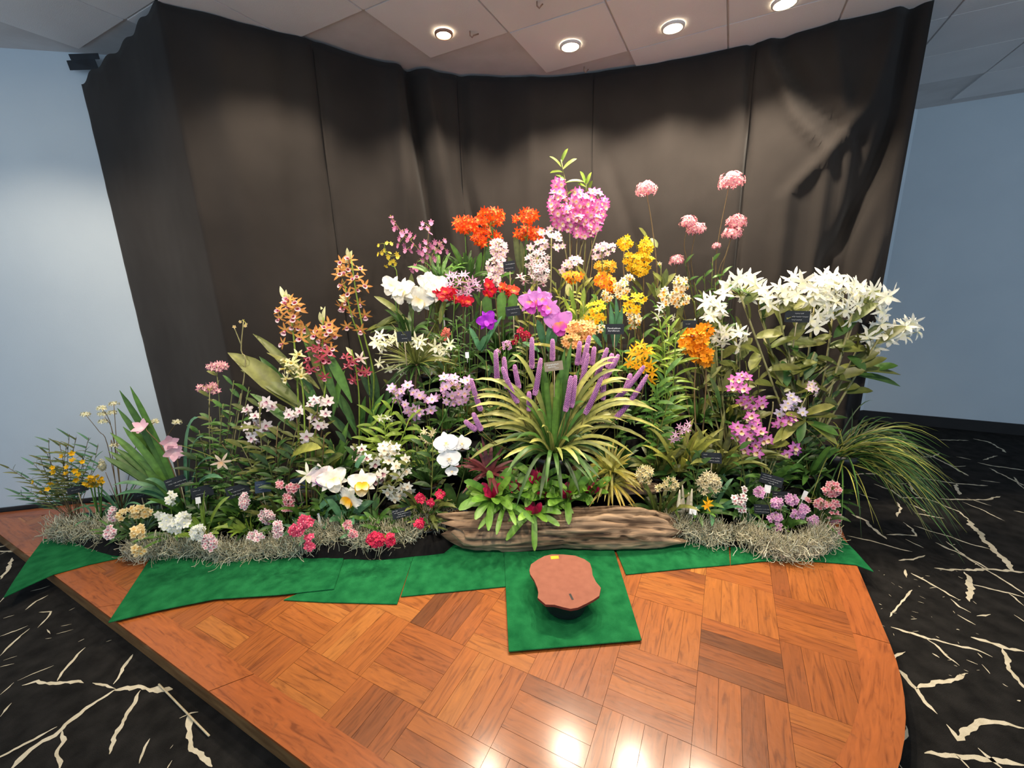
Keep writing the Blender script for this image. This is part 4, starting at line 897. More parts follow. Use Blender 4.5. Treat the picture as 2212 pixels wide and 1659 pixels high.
ph(p, [(1290, 830), (1190, 890), (1330, 930), (1250, 870), (1170, 930), (1250, 990), (1310, 1050), (1220, 960), (1275, 920), (1310, 890)], 'phaius_o', .088, dy=-.05)
ph(p, [(1130, 1060), (1200, 1050), (1220, 1150), (1110, 1160), (1280, 1160), (1120, 1240), (1250, 1300), (1180, 1120), (1280, 1090), (1200, 1200)], 'phaius_r', .085, dy=-.05)
buds(p, [(900, 620, 850, 490), (915, 620, 905, 520), (935, 600, 925, 560), (1240, 830, 1255, 670), (1230, 830, 1205, 720), (1215, 700, 1235, 690)]); p.done()
p = Plant('nun_orchid', 'nun orchid with a short cluster of lemon-yellow flowers below the brown spike', 665, 2.30, .07, .13)
p.stem(q(2, (1060, 1480), (1010, 1300), (985, 1150)), .005, 'lm'); ph(p, [(900, 1170), (1010, 1110), (890, 1230), (1020, 1220), (1040, 1290), (910, 1320), (960, 1180), (950, 1250)], 'phaius_y', .08); p.rosette(8, .3, .05, 'md', 'lance', (.5, 1)); p.done()
p = Plant('nun_orchid', 'nun orchid with dusky rose flowers just right of the pleated leaves', 772, 2.55, .07, .13)
p.stem(q(2, (1560, 1560), (1545, 1350), (1520, 1180), (1490, 1060)), .005, 'lm', -.04); ph(p, [(1440, 1130), (1460, 1210), (1630, 1260), (1510, 1330), (1580, 1260), (1500, 1170)], 'phaius_r', .085, dy=-.04); ph(p, [(1570, 1140)], 'phaius_w', .09, dy=-.04); buds(p, [(1500, 1110, 1440, 1035)])
for a in [(770, 930, 712, 830), (770, 940, 735, 850), (790, 940, 830, 850), (800, 930, 858, 852), (780, 940, 790, 855), (760, 950, 700, 890), (810, 940, 850, 890)]: leaf(p.t, p.at(*a[:2]), p.at(*a[2:]), .05, .1, 'md', 'lance')
p.done()
p = Plant('nun_orchid', 'tallest nun orchid with a long orange-brown spike against the curtain', 800, 2.66, .08, .14)
p.stem(q(2, (1690, 1300), (1610, 950), (1540, 600), (1490, 260)), .006, 'lm', -.02); p.stem(q(2, (1640, 1300), (1560, 950), (1490, 750), (1430, 480)), .005, 'lm', -.03)
ph(p, [(1400, 275), (1450, 340), (1570, 345), (1430, 390), (1500, 440), (1410, 485), (1610, 490), (1460, 560), (1565, 640), (1400, 670), (1440, 690), (1500, 730), (1610, 750), (1450, 850), (1570, 880), (1390, 330), (1540, 420), (1380, 390), (1440, 620), (1470, 260), (1530, 520)], 'phaius_o', .09)
buds(p, [(1470, 250, 1450, 145), (1480, 250, 1495, 170), (1460, 290, 1440, 240), (1440, 620, 1380, 570), (1430, 640, 1370, 610)])
for a in [(820, 880, 800, 780), (815, 880, 775, 800), (830, 880, 860, 800)]: leaf(p.t, p.at(*a[:2]), p.at(*a[2:]), .05, .08, 'dk', 'lance')
p.done()
# pale dendrobiums on the left
p = Plant('dendrobium_orchid', 'leafy dendrobium with scattered white purple-eyed flowers left of centre', 590, 2.32, .08, .13)
p.cane([(533, 880), (560, 868), (618, 880), (650, 895), (545, 925), (580, 950), (520, 960), (610, 940)], 9, .10, .026, 'ol', .004, 'st', .2, .06); p.cane([(600, 920), (560, 980), (640, 960), (480, 960), (500, 1000)], 8, .11, .03, 'dk', .004, 'br', .2, .05)
p.F('den_blush', .074, q(3, (330, 255), (500, 190), (470, 215), (400, 310), (350, 270), (330, 400), (440, 380), (480, 430), (400, 360), (370, 500), (350, 470), (400, 520), (490, 390), (540, 230), (430, 450))); p.done()
p = Plant('dendrobium_orchid', 'dendrobium carrying white blush flowers in front of the nun orchid leaves', 680, 2.34, .07, .13)
p.cane([(688, 862), (705, 875), (640, 895), (668, 905), (660, 930), (700, 940)], 8, .10, .026, 'ol', .0045, 'br', .25, .05)
p.F('den_blush', .074, q(3, (690, 300), (730, 310), (780, 270), (680, 280), (900, 170), (870, 215), (990, 195), (1020, 185), (930, 180), (900, 320), (950, 310), (1000, 290), (980, 390), (840, 480), (830, 540), (940, 390)), -.03)
p.leaves([(690, 1000, 694, 968), (640, 1010, 688, 960), (715, 1010, 740, 985)], .05, 'yl', 'oval', .15); leaf(p.t, P(628, 990, 2.3), P(694, 968, 2.24), .06, .16, 'yl', 'oval'); leaf(p.t, P(700, 1010, 2.3), P(742, 982, 2.24), .045, .12, 'ol', 'oval'); p.done()
p = Plant('vanda_orchid', 'dark broad-leaved plant behind the white dendrobiums, in leaf only', 725, 2.42, .08, .14, cat='plant')
p.rosette(16, .36, .05, 'md', 'lance', (.55, 1.0), .12, .15); p.rosette(10, .26, .035, 'dk', 'strap', (.2, .7)); p.done()
p = Plant('dendrobium_orchid', 'bright green leafy cane plant above the white maroon-eyed dendrobium', 830, 2.46, .07, .13, cat='plant')
p.cane([(806, 885), (850, 868), (828, 905), (884, 905), (860, 930), (790, 930)], 10, .125, .03, 'lm', .005, 'lm', .25, .06); p.F('star_wire', .06, q(3, (1470, 330), (1530, 320), (1560, 340))); p.done()
p = Plant('dendrobium_orchid', 'dendrobium with drooping white flowers, many with maroon eyes, left of the moth orchid', 800, 2.30, .08, .13)
p.cane([(772, 965), (832, 950), (862, 960), (885, 1000), (866, 1030), (800, 985)], 5, .08, .022, 'ol', .004, 'st', .5, .05)
p.F('den_eye', .070, q(3, (1290, 620), (1250, 600), (1350, 670), (1430, 690), (1420, 720), (1250, 660), (1290, 680), (1490, 800), (1440, 820), (1430, 870), (1480, 840), (1310, 590)))
p.F('den_white', .072, q(3, (1490, 570), (1540, 560), (1530, 640), (1590, 620), (1560, 600), (1500, 610), (1540, 690), (1480, 650), (1600, 580), (1680, 680), (1600, 740), (1690, 780), (1620, 830), (1600, 810), (1560, 920), (1650, 920), (1570, 1000), (1680, 980), (1720, 950), (1600, 960), (1640, 990), (1530, 960), (1700, 910), (1590, 1020))); p.done()
p = Plant('cattleya_orchid', 'cattleya with three huge ruffled white flowers, two with yellow throats', 750, 2.24, .07, .12)
for x, y in q(3, (1060, 850), (1310, 890), (1210, 1010), (850, 820)): p.stem([(x, y + 10)], .004, 'md', -.02)
p.F('catt_white', .19, q(3, (1060, 850)), -.03, .1, .005); p.F('catt_gold', .185, q(3, (1310, 880), (1205, 1010)), -.05, .12, .005); p.F('catt_blush', .15, q(3, (960, 820)), .0, .15, .005); p.F('star_white', .13, q(3, (850, 810)), -.02, .1, .005)
p.leaves([(770, 1010, 790, 985), (720, 1080, 690, 1100), (745, 1075, 705, 1095)], .04, 'bl', 'strap', .2); p.rosette(9, .2, .045, 'bl', 'oval', (.3, 1)); p.done()
# middle-left and behind
p = Plant('brassavola_orchid', 'wiry-leaved orchid with spidery white flowers hanging under the white cattleyas', 895, 2.60, .08, .12)
p.rosette(60, .27, .011, 'ol', 'sword', (.15, 1), .12, .3, base=P(900, 785, 2.60)); p.rosette(26, .20, .012, 'dk', 'sword', (-.3, .5), .1, .4, base=P(900, 790, 2.60)); p.stem([(900, 785)], .01, 'br')
p.F('star_wire', .105, q(2, (1750, 930), (1720, 1010), (1790, 1000), (1740, 1180), (1830, 1230), (1890, 960), (1770, 1050), (1700, 980))); p.F('star_wire', .10, q(4, (490, 1570), (600, 1620), (720, 1600), (640, 1640), (240, 1560), (450, 1560), (690, 1650)))
p.F('star_wire', .09, [(930, 800), (865, 800), (950, 770), (905, 745), (880, 735)]); p.done()
p = Plant('aerides_orchid', 'orchid with cascading lilac-pink flower sprays left of the purple spikes', 890, 2.46, .08, .13)
for a in ([(870, 900), (850, 850)], [(900, 900), (905, 865)], [(960, 900), (980, 840)], [(890, 900), (895, 880)]): p.stem(a, .004, 'md')
p.F('den_lilac', .072, q(3, (1560, 70), (1590, 95), (1650, 100), (1620, 130), (1700, 50), (1750, 110), (1600, 175), (1640, 190), (1680, 210), (1710, 250), (1720, 280), (1690, 260), (1760, 250), (1830, 150), (1800, 130), (1870, 180), (1910, 170), (1940, 150), (1770, 320), (1800, 280), (1740, 310), (1900, 260)))
p.F('den_lilac', .072, q(7, (40, 560), (90, 575), (130, 560), (60, 640), (110, 620), (160, 640), (210, 600), (250, 590), (50, 700), (110, 720), (170, 700), (220, 700), (60, 780), (120, 790), (180, 780), (230, 760), (150, 750), (260, 640), (30, 660)))
p.rosette(14, .22, .03, 'md', 'lance', (.2, .9)); p.cane([(940, 930), (960, 960), (915, 935)], 7, .09, .026, 'lm', .004, 'st'); p.done()
p = Plant('moth_orchid', 'moth orchid with a hanging row of large pure white round flowers', 985, 2.36, .07, .13)
p.stem([(1010, 985), (992, 935), (964, 945), (968, 990), (974, 1018)], .0035, 'ol', -.05); p.F('phal', .138, [(963, 957)], -.08, .08, .004, False, roll=.1); p.F('phal', .115, [(998, 958)], -.05, .12, .004, False, roll=.2); p.F('phal', .128, [(970, 991)], -.09, .08, .004, False, roll=.15); p.F('phal', .075, [(976, 1018)], -.08, .25, .004, False)
p.leaves([(960, 1045), (1020, 1060), (945, 1060)], .06, 'dk', 'oval', .2, -.04); p.done()
p = Plant('star_orchid', 'clump of dark grassy leaves with small tan star flowers left of the moth orchid', 930, 2.40, .07, .12)
p.rosette(44, .30, .013, 'dk', 'grass', (.5, 1), .08, .2); p.stem([(920, 960), (918, 930)], .003, 'br'); p.F('spider', .055, q(3, (1840, 440), (1900, 470), (1860, 520), (1820, 490), (1890, 530), (1850, 480), (1920, 440), (1900, 600))); p.done()
p = Plant('cattleya_orchid', 'cattleya with a mass of big creamy white ruffled flowers below the mauve sprays', 890, 2.76, .08, .14)
for x, y in q(4, (270, 1140), (430, 1220), (590, 1140)): p.stem([(x, y + 12)], .005, 'md', -.03)
p.F('catt_white', .165, q(4, (250, 1120), (330, 1160), (420, 1200), (480, 1230), (590, 1120), (560, 1110), (640, 1150)), -.04, .25, .02)
for a in [(875, 690, 808, 640), (870, 680, 800, 720), (890, 690, 889, 590), (905, 680, 915, 600), (885, 690, 830, 700), (935, 690, 925, 610), (860, 700, 790, 715), (950, 700, 965, 640)]: leaf(p.t, p.at(*a[:2]), p.at(*a[2:], -.02), .046, .08, 'ol', 'oval')
p.rosette(12, .25, .03, 'dk', 'strap', (.1, .8), base=P(885, 725, 2.74)); p.done()
p = Plant('dancing_lady_orchid', 'slender stem of small clear yellow flowers left of the mauve sprays', 860, 2.84, .06, .12)
p.stem(q(4, (300, 1100), (240, 950), (200, 850), (190, 780)), .003, 'lm'); p.F('onc_yel', .046, q(4, (140, 790), (210, 770), (245, 775), (190, 830), (230, 850), (140, 860), (290, 860), (220, 880), (240, 930), (280, 940), (200, 960), (265, 915), (170, 850), (300, 880))); p.rosette(6, .2, .025, 'ol', 'strap', (.5, 1)); p.done()
p = Plant('mauve_orchid', 'branching sprays of many small mauve flowers against the curtain', 930, 2.94, .07, .13)
p.stem(q(4, (530, 1000), (470, 830), (330, 680), (235, 550)), .003, 'br'); p.stem(q(4, (540, 1000), (540, 780), (570, 595)), .003, 'br'); p.stem(q(4, (560, 1000), (620, 820), (690, 740)), .003, 'br'); p.stem(q(4, (500, 960), (420, 990)), .003, 'br')
p.F('onc_mauve', .056, q(4, (245, 560), (265, 600), (290, 640), (330, 680), (370, 670), (310, 730), (380, 740), (350, 790), (420, 790), (300, 790), (440, 720), (500, 610), (490, 650), (570, 600), (540, 650), (560, 690), (520, 760), (480, 790), (560, 780), (600, 760), (640, 770), (680, 750), (660, 800), (700, 840), (610, 830), (560, 830), (500, 850), (540, 880), (590, 880), (470, 840), (500, 910), (560, 910), (440, 960), (410, 990), (450, 980), (360, 830), (400, 830), (270, 650), (255, 575), (340, 700), (640, 840), (520, 820), (580, 800), (400, 700), (600, 900)), jit=.5, spread=.07)
p.rosette(18, .26, .022, 'md', 'strap', (.4, 1), base=P(950, 610, 2.92)); p.stem([(950, 610)], .02, 'ol'); p.done()
p = Plant('epidendrum_orchid', 'orchid topped by three large fiery orange flower clusters', 1015, 2.98, .08, .14)
for x, y in ((1005, 500), (1058, 480), (1048, 520)): p.stem([(x, y + 8)], .0045, 'md')
clus(p, 'epi_orange', .062, [(1005, 485, 24, 17, 26), (1060, 468, 28, 19, 30), (1048, 512, 32, 17, 28), (1030, 488, 22, 14, 12)], jit=.5, spread=.07)
for a in [(1010, 600, 972, 525), (1020, 600, 1000, 545), (1030, 600, 1040, 545), (1040, 610, 1095, 565), (1000, 610, 960, 590), (1050, 600, 1064, 490), (1005, 620, 1020, 555), (980, 620, 985, 560), (1060, 610, 1110, 590)]: leaf(p.t, p.at(*a[:2]), p.at(*a[2:], -.03), .045, .08, 'md', 'oval')
p.rosette(16, .22, .03, 'dk', 'lance', (.2, 1), base=P(1010, 605, 2.95)); p.done()
p = Plant('epidendrum_orchid', 'orange-flowered orchid close left of the tall pink dendrobium', 1130, 3.04, .07, .13)
for x, y in ((1140, 480), (1135, 515), (1160, 515)): p.stem([(x, y)], .0045, 'md')
clus(p, 'epi_orange', .058, [(1142, 468, 20, 16, 20), (1135, 504, 22, 15, 20), (1162, 506, 14, 13, 12), (1116, 472, 7, 5, 3)], jit=.5)
for a in [(1120, 580, 1112, 500), (1130, 590, 1125, 520), (1110, 590, 1098, 555), (1125, 600, 1130, 530)]: leaf(p.t, p.at(*a[:2]), p.at(*a[2:]), .04, .06, 'ol', 'oval')
p.done()
p = Plant('dendrobium_orchid', 'hanging plume of pale pink flowers below the orange clusters', 1080, 2.86, .07, .13)
p.stem([(1072, 660), (1068, 600), (1078, 525)], .004, 'br'); clus(p, 'den_wpink', .042, [(1076, 540, 19, 22, 24), (1072, 575, 20, 22, 26), (1066, 605, 16, 14, 14)], spread=.04); p.rosette(10, .22, .03, 'md', 'lance', (.3, 1)); p.done()
p = Plant('spider_orchid', 'spidery purple-and-white flower cluster right of the white cattleyas', 1000, 2.70, .06, .12)
p.stem([(1000, 650), (1000, 610)], .004, 'br'); p.F('star_mauve', .075, q(4, (760, 1040), (850, 1030), (730, 1100), (800, 1090), (870, 1090), (910, 1080), (760, 1140), (830, 1150), (880, 1140), (940, 1100), (800, 1190), (870, 1190), (820, 1030), (720, 1040), (960, 1140), (700, 1150))); p.done()
p = Plant('cattleya_orchid', 'small cattleya with crimson flowers under the spidery purple cluster', 965, 2.66, .06, .12)
for x, y in q(4, (660, 1190), (760, 1220), (860, 1250)): p.stem([(x, y)], .003, 'md')
p.F('catt_red', .075, q(4, (630, 1180), (690, 1170), (660, 1210), (720, 1200), (770, 1220), (830, 1240), (870, 1245), (740, 1170)), jit=.5); p.rosette(8, .2, .03, 'md', 'strap', (.5, 1)); p.done()
p = Plant('cattleya_orchid', 'small cattleya with coral-red flowers over one broad upright leaf', 1085, 2.72, .06, .12)
for x, y in q(4, (1050, 1150), (1160, 1160), (1230, 1190)): p.stem([(x, y)], .003, 'md')
p.F('catt_red', .085, q(4, (1040, 1110), (1060, 1160), (1030, 1190)), jit=.4); p.F('catt_coral', .085, q(4, (1150, 1130), (1190, 1150), (1225, 1180), (1240, 1160)), jit=.4)
for a in [(1083, 690, 1084, 632), (1055, 690, 1050, 640), (1105, 690, 1110, 635)]: leaf(p.t, p.at(*a[:2], -.03), p.at(*a[2:], -.04), .062, .03, 'md', 'tongue')
p.done()
p = Plant('cattleya_orchid', 'cattleya with large orchid-mauve ruffled flowers above the apricot cluster', 1180, 2.64, .07, .13)
for x, y in q(4, (1390, 1250), (1480, 1240), (1540, 1310), (1610, 1430)): p.stem([(x, y + 5)], .004, 'md', -.02)
p.F('catt_mauve', .165, q(4, (1380, 1250), (1460, 1230)), -.03, .18, .01); p.F('catt_mauve', .12, q(4, (1530, 1300)), -.05, .2, .01); p.F('catt_mauve', .17, q(4, (1610, 1420)), -.05, .18, .01)
for a in [(1175, 750, 1160, 690), (1185, 760, 1190, 700), (1195, 750, 1195, 715), (1165, 760, 1128, 740)]: leaf(p.t, p.at(*a[:2]), p.at(*a[2:], -.05), .05, .05, 'bl', 'oval')
p.rosette(10, .2, .03, 'ol', 'strap', (.3, 1)); p.done()
p = Plant('cattleya_orchid', 'tiny cattleya with a single vivid violet flower over two green leaves', 1042, 2.60, .055, .13)
p.stem([(1051, 705)], .003, 'md', -.03); p.F('catt_mag', .115, [(1052, 692)], -.05, .1, .002)
for a in [(1037, 757, 1013, 706), (1040, 757, 1066, 712), (1037, 757, 1022, 725), (1040, 760, 1085, 682), (1036, 757, 1052, 725)]: leaf(p.t, p.at(*a[:2]), p.at(*a[2:], -.04), .042, .05, 'bl', 'oval')
p.done()
p = Plant('mini_orchid', 'potted miniature orchid with deep crimson flowers above the purple spikes', 1130, 2.60, .055, .12)
for x, y in q(4, (1290, 1500), (1350, 1510), (1260, 1570)): p.stem([(x, y)], .002, 'md')
p.F('s_dark', .045, q(4, (1290, 1490), (1350, 1510), (1270, 1540), (1250, 1580), (1310, 1510), (1330, 1550), (1365, 1530), (1300, 1480))); p.rosette(10, .14, .016, 'md', 'strap', (.4, 1)); p.done()
p = Plant('mini_orchid', 'miniature orchid with a short salmon-red spike among wiry leaves', 962, 2.58, .05, .12); p.stem([(962, 715)], .002, 'md'); clus(p, 's_salmon', .024, [(963, 722, 9, 13, 14)]); p.rosette(16, .18, .018, 'dk', 'lance', (.3, 1)); p.done()
p = Plant('mini_orchid', 'miniature orchid with a little magenta-mauve flower ball beside the violet cattleya', 1085, 2.58, .05, .11); p.stem([(1092, 748)], .002, 'md'); clus(p, 's_mauve', .026, [(1095, 746, 10, 9, 10), (1075, 758, 5, 4, 3)]); p.rosette(10, .14, .014, 'md', 'strap', (.2, .9)); p.done()
p = Plant('vanda_orchid', 'upright ladder-leaved plant between the salmon spike and the violet cattleya', 1000, 2.62, .06, .13, cat='plant'); p.cane([(985, 690), (1005, 680), (1015, 700), (975, 715)], 18, .07, .014, 'dk', .004, 'md', .05, .04); p.done()
# the crown
p = Plant('dendrobium_orchid', 'tallest dendrobium with magenta-tipped pink flowers and leafy shoot at the top', 1245, 3.08, .09, .15)
for pts in ([(1232, 560), (1228, 440), (1212, 345)], [(1262, 560), (1265, 470), (1266, 395)], [(1225, 560), (1205, 470), (1205, 400)], [(1250, 560), (1280, 480), (1295, 440)], [(1245, 560), (1250, 480)], [(1270, 570), (1290, 500)]): p.stem(pts, .005, 'st', -.02)
for x in (1222, 1232, 1242, 1252, 1262, 1275): p.stem([(x, 600), (x + 3, 520)], .004, 'br', .02)
for a in [(1214, 362, 1187, 338), (1216, 372, 1188, 374), (1212, 352, 1227, 321), (1216, 366, 1246, 343), (1222, 395, 1262, 393), (1222, 390, 1200, 378), (1226, 420, 1248, 408), (1266, 400, 1253, 370), (1266, 400, 1278, 372), (1266, 405, 1248, 398), (1268, 420, 1280, 390), (1226, 430, 1204, 420)]: leaf(p.t, p.at(*a[:2], -.02), p.at(*a[2:], -.04), .030, .1, 'lm', 'oval')
clus(p, 'den_pink', .074, [(1207, 402, 15, 14, 6), (1207, 450, 20, 44, 30), (1225, 470, 16, 28, 8), (1252, 440, 22, 28, 16), (1285, 440, 26, 26, 22), (1265, 480, 36, 22, 28), (1298, 462, 12, 16, 8), (1262, 500, 26, 10, 8)], -.04 if False else None) if False else None
for b_ in [(1207, 402, 15, 14, 6), (1207, 450, 20, 44, 26), (1225, 470, 16, 28, 8), (1252, 440, 22, 28, 16), (1285, 440, 26, 26, 22), (1265, 480, 36, 22, 26), (1298, 462, 12, 16, 8), (1262, 500, 26, 10, 8)]: p.F('den_pink', .072, blob(*b_), -.04, .45, .07)
p.done()
p = Plant('dendrobium_orchid', 'dendrobium with white pink-edged flowers left of the tall pink crown', 1180, 2.95, .08, .14)
p.stem([(1190, 600), (1191, 510)], .006, 'st'); p.stem([(1160, 610), (1160, 560)], .005, 'st'); p.stem([(1150, 600), (1145, 540)], .004, 'st')
p.F('den_wpink', .062, q(4, (1470, 690), (1540, 660), (1560, 720), (1610, 740), (1380, 810), (1440, 770), (1500, 800), (1590, 810), (1640, 800), (1520, 700), (1600, 700), (1490, 760), (1470, 820)), -.02, .4)
clus(p, 'den_blush', .044, [(1160, 565, 26, 22, 26), (1165, 590, 24, 18, 18)], spread=.05); p.F('phaius_w', .08, q(4, (1330, 1080), (1400, 1100), (1480, 1100), (1300, 1050)), .02, .4); p.cane([(1175, 640), (1210, 620), (1140, 630)], 8, .1, .026, 'yl', .005, 'st', .3); p.done()
p = Plant('dendrobium_orchid', 'small dendrobium with blush white flowers under the tall pink crown', 1225, 2.92, .06, .13)
p.stem([(1235, 600), (1232, 565)], .004, 'st'); p.F('den_wpink', .058, q(4, (1720, 900), (1690, 930), (1760, 900), (1660, 950), (1740, 940), (1640, 1000), (1700, 960), (1780, 920)), -.02); p.cane([(1225, 600), (1245, 610)], 7, .1, .024, 'yl', .005, 'st', .3); p.done()
p = Plant('dendrobium_orchid', 'dendrobium with white lilac-tipped flowers left of the golden hanging clusters', 1310, 2.96, .07, .14)
p.stem([(1302, 590), (1300, 545)], .004, 'st'); p.F('den_wpink', .058, q(5, (540, 790), (600, 780), (650, 760), (580, 840), (640, 820), (690, 790), (540, 850), (610, 740), (690, 750), (560, 760)), -.02); p.stem([(1310, 620), (1308, 590)], .004, 'br'); clus(p, 'den_gold', .042, [(1308, 577, 24, 14, 22)]); p.done()
p = Plant('dendrobium_orchid', 'dendrobium with long hanging golden-yellow flower clusters right of the crown', 1390, 2.96, .08, .15)
for pts in ([(1390, 610), (1392, 520)], [(1350, 610), (1350, 515)], [(1370, 610), (1366, 560)]): p.stem(pts, .005, 'br')
for b_ in [(1396, 530, 14, 18, 18), (1394, 555, 16, 18, 20), (1386, 582, 16, 14, 16), (1350, 525, 14, 14, 16), (1364, 560, 18, 12, 16), (1372, 580, 16, 12, 12)]: p.F('den_yel', .044, blob(*b_), -.02, .45, .05)
for a in [(1400, 520, 1380, 492), (1405, 515, 1420, 535), (1375, 540, 1372, 525), (1400, 640, 1425, 600), (1390, 630, 1360, 600), (1410, 640, 1440, 620), (1420, 620, 1410, 585), (1380, 650, 1350, 620)]: leaf(p.t, p.at(*a[:2]), p.at(*a[2:], -.03), .042, .06, 'ol', 'oval')
p.done()
p = Plant('cattleya_orchid', 'orchid with yellow flowers flushed red at the lip, left one of two', 1240, 2.82, .06, .13); p.stem([(1238, 610)], .004, 'lm'); clus(p, 'redyel', .05, [(1238, 598, 18, 9, 11)], spread=.03)
for a in [(1255, 700, 1262, 620), (1245, 700, 1230, 620), (1260, 700, 1285, 640), (1240, 700, 1215, 640), (1250, 700, 1270, 660), (1265, 700, 1300, 660)]: leaf(p.t, p.at(*a[:2]), p.at(*a[2:], -.03), .035, .06, 'lm', 'strap')
leaf(p.t, p.at(1229, 640), p.at(1227, 612), .05, .0, (lin('c8c878'), lin('e6e2a0')), 'oval', 'flower_bud'); p.stem([(1230, 690), (1229, 640)], .0035, 'bl'); p.done()
p = Plant('cattleya_orchid', 'orchid with a larger yellow bunch topped by red lips, right one of two', 1310, 2.84, .06, .13); p.stem([(1307, 615)], .004, 'lm'); clus(p, 'redyel', .05, [(1307, 606, 20, 14, 18), (1322, 620, 12, 10, 6)], spread=.04); p.cane([(1290, 640), (1330, 660)], 5, .1, .035, 'md', .005, 'ol', .4); p.done()
p = Plant('dendrobium_orchid', 'dendrobium with cream flowers and orange centres left of the black name card', 1345, 2.82, .07, .14)
for pts in ([(1340, 650), (1340, 615)], [(1372, 730), (1368, 690)], [(1312, 660), (1312, 640)]): p.stem(pts, .004, 'br')
for b_ in [(1342, 625, 16, 20, 20), (1312, 640, 10, 12, 9), (1368, 690, 15, 20, 20), (1355, 602, 12, 7, 5)]: p.F('den_cream', .044, blob(*b_), -.02, .4, .04)
p.done()
p = Plant('dendrobium_orchid', 'dendrobium with bright egg-yolk yellow flowers left of the black name card', 1300, 2.68, .06, .13)
for pts in ([(1285, 700), (1285, 655)], [(1290, 720), (1285, 690)]): p.stem(pts, .003, 'ol')
p.F('den_yel', .052, q(5, (490, 1260), (530, 1250), (580, 1240), (550, 1300), (510, 1310), (600, 1280), (450, 1370), (520, 1350), (570, 1350), (480, 1390), (550, 1400), (600, 1370), (510, 1420)), -.02); p.F('den_cream', .044, q(5, (560, 1450), (600, 1440), (580, 1480)))
for a in [(1325, 750, 1318, 655), (1330, 750, 1345, 660), (1310, 740, 1297, 690), (1300, 750, 1275, 720), (1335, 740, 1330, 640)]: leaf(p.t, p.at(*a[:2]), p.at(*a[2:], -.03), .042, .05, 'bl', 'lance')
p.done()
p = Plant('dendrobium_orchid', 'dendrobium with bright yellow flowers right of the black name card', 1372, 2.72, .06, .13)
p.stem([(1370, 690), (1372, 650)], .003, 'ol'); p.F('den_yel', .052, q(5, (790, 1200), (830, 1240), (880, 1220), (920, 1180), (960, 1210), (860, 1270), (900, 1280), (800, 1260), (780, 1310), (830, 1310), (890, 1310), (930, 1230), (870, 1180)), -.02)
p.cane([(1390, 720), (1410, 740)], 6, .1, .03, 'md', .005, 'br', .3); p.done()
p = Plant('dendrobium_orchid', 'dendrobium with orange-centred cream flowers below the small pink balls', 1465, 2.74, .07, .14)
for pts in ([(1470, 670), (1470, 610)], [(1436, 680), (1435, 640)]): p.stem(pts, .004, 'br')
for b_ in [(1472, 615, 15, 16, 15), (1468, 645, 18, 18, 18), (1436, 640, 10, 18, 11)]: p.F('den_cream', .046, blob(*b_), -.02, .4, .04)
p.F('star_white', .07, q(5, (1090, 1290), (1070, 1360), (1200, 1370), (1110, 1250)))
for a in [(1460, 720, 1475, 640), (1445, 700, 1430, 590), (1420, 650, 1395, 610), (1430, 640, 1440, 580), (1415, 640, 1460, 590), (1450, 720, 1500, 690), (1440, 620, 1410, 590)]: leaf(p.t, p.at(*a[:2]), p.at(*a[2:], -.02), .042, .07, 'ol', 'oval')
p.done()
p = Plant('ball_epidendrum', 'single tall stem with one pink flower ball above the golden clusters', 1425, 2.88, .06, .13)
p.stem([(1420, 600), (1410, 500), (1397, 418)], .004, 'br'); head(p.t, 'epi_pink', p.at(1396, 411), .060, 80, .040, (1, 1, .9), -.35, rj=(.7, 1.12)); p.F('den_cream', .03, [(1425, 570)]); p.cane([(1428, 570)], 5, .06, .02, 'md', .003, 'ol', .5); p.done()
p = Plant('ball_epidendrum', 'leafy plant with several pink flower balls on long stems right of centre', 1535, 2.78, .08, .15)
for pts in ([(1545, 620), (1550, 530), (1575, 400)], [(1490, 600), (1478, 530), (1487, 490)], [(1500, 620), (1493, 560), (1502, 503)], [(1555, 620), (1575, 530), (1588, 488)], [(1548, 620), (1568, 550), (1580, 512)], [(1465, 620), (1463, 570)]): p.stem(pts, .0035, 'br', -.01)
for x, y, r, n in ((1580, 394, .072, 110), (1487, 482, .05, 60), (1503, 497, .053, 64), (1590, 482, .056, 66), (1582, 506, .058, 70), (1463, 564, .044, 46), (1548, 532, .022, 18)): head(p.t, 'epi_pink', p.at(x, y, -.01), r * .97, int(n * .85), .040, (1, 1, .85), -.3, rj=(.65, 1.14))
p.cane([(1540, 555), (1522, 590), (1560, 585), (1500, 610), (1580, 610), (1545, 610), (1478, 560)], 12, .075, .022, 'md', .003, 'ol', .35, .05); p.done()
p = Plant('apricot_orchid', 'orchid with one rounded mass of apricot flowers above the purple spikes', 1245, 2.56, .06, .12); p.stem([(1250, 730)], .005, 'md'); clus(p, 'peach', .058, [(1255, 712, 28, 20, 30), (1238, 738, 22, 12, 14)], spread=.05)
leaf(p.t, p.at(1225, 770), p.at(1236, 720), .035, .05, 'yl', 'strap'); leaf(p.t, p.at(1220, 760), p.at(1140, 745), .03, .1, 'yl', 'strap'); p.done()
p = Plant('leafy_cane_plant', 'fresh green shoot with many narrow ladder leaves left of the orange bunch', 1435, 2.56, .07, .14, cat='plant'); p.cane([(1425, 690), (1445, 700), (1435, 735), (1460, 720)], 17, .14, .022, 'lm', .005, 'lm', .25, .05); p.rosette(12, .28, .04, 'md', 'lance', (.6, 1)); p.done()
p = Plant('cattleya_orchid', 'orchid with waxy mustard-yellow star flowers right of the purple spikes', 1400, 2.48, .06, .13)
p.stem([(1395, 850), (1390, 770)], .004, 'md'); p.F('star_yel', .095, q(7, (1800, 270), (1720, 340), (1780, 360), (1840, 330), (1700, 430), (1760, 450), (1830, 420), (1880, 450), (1900, 520), (1890, 580), (1880, 320), (1750, 300), (1810, 480)), -.03, .35); p.cane([(1420, 830), (1440, 800), (1400, 870)], 8, .14, .03, 'md', .005, 'md', .3); p.done()
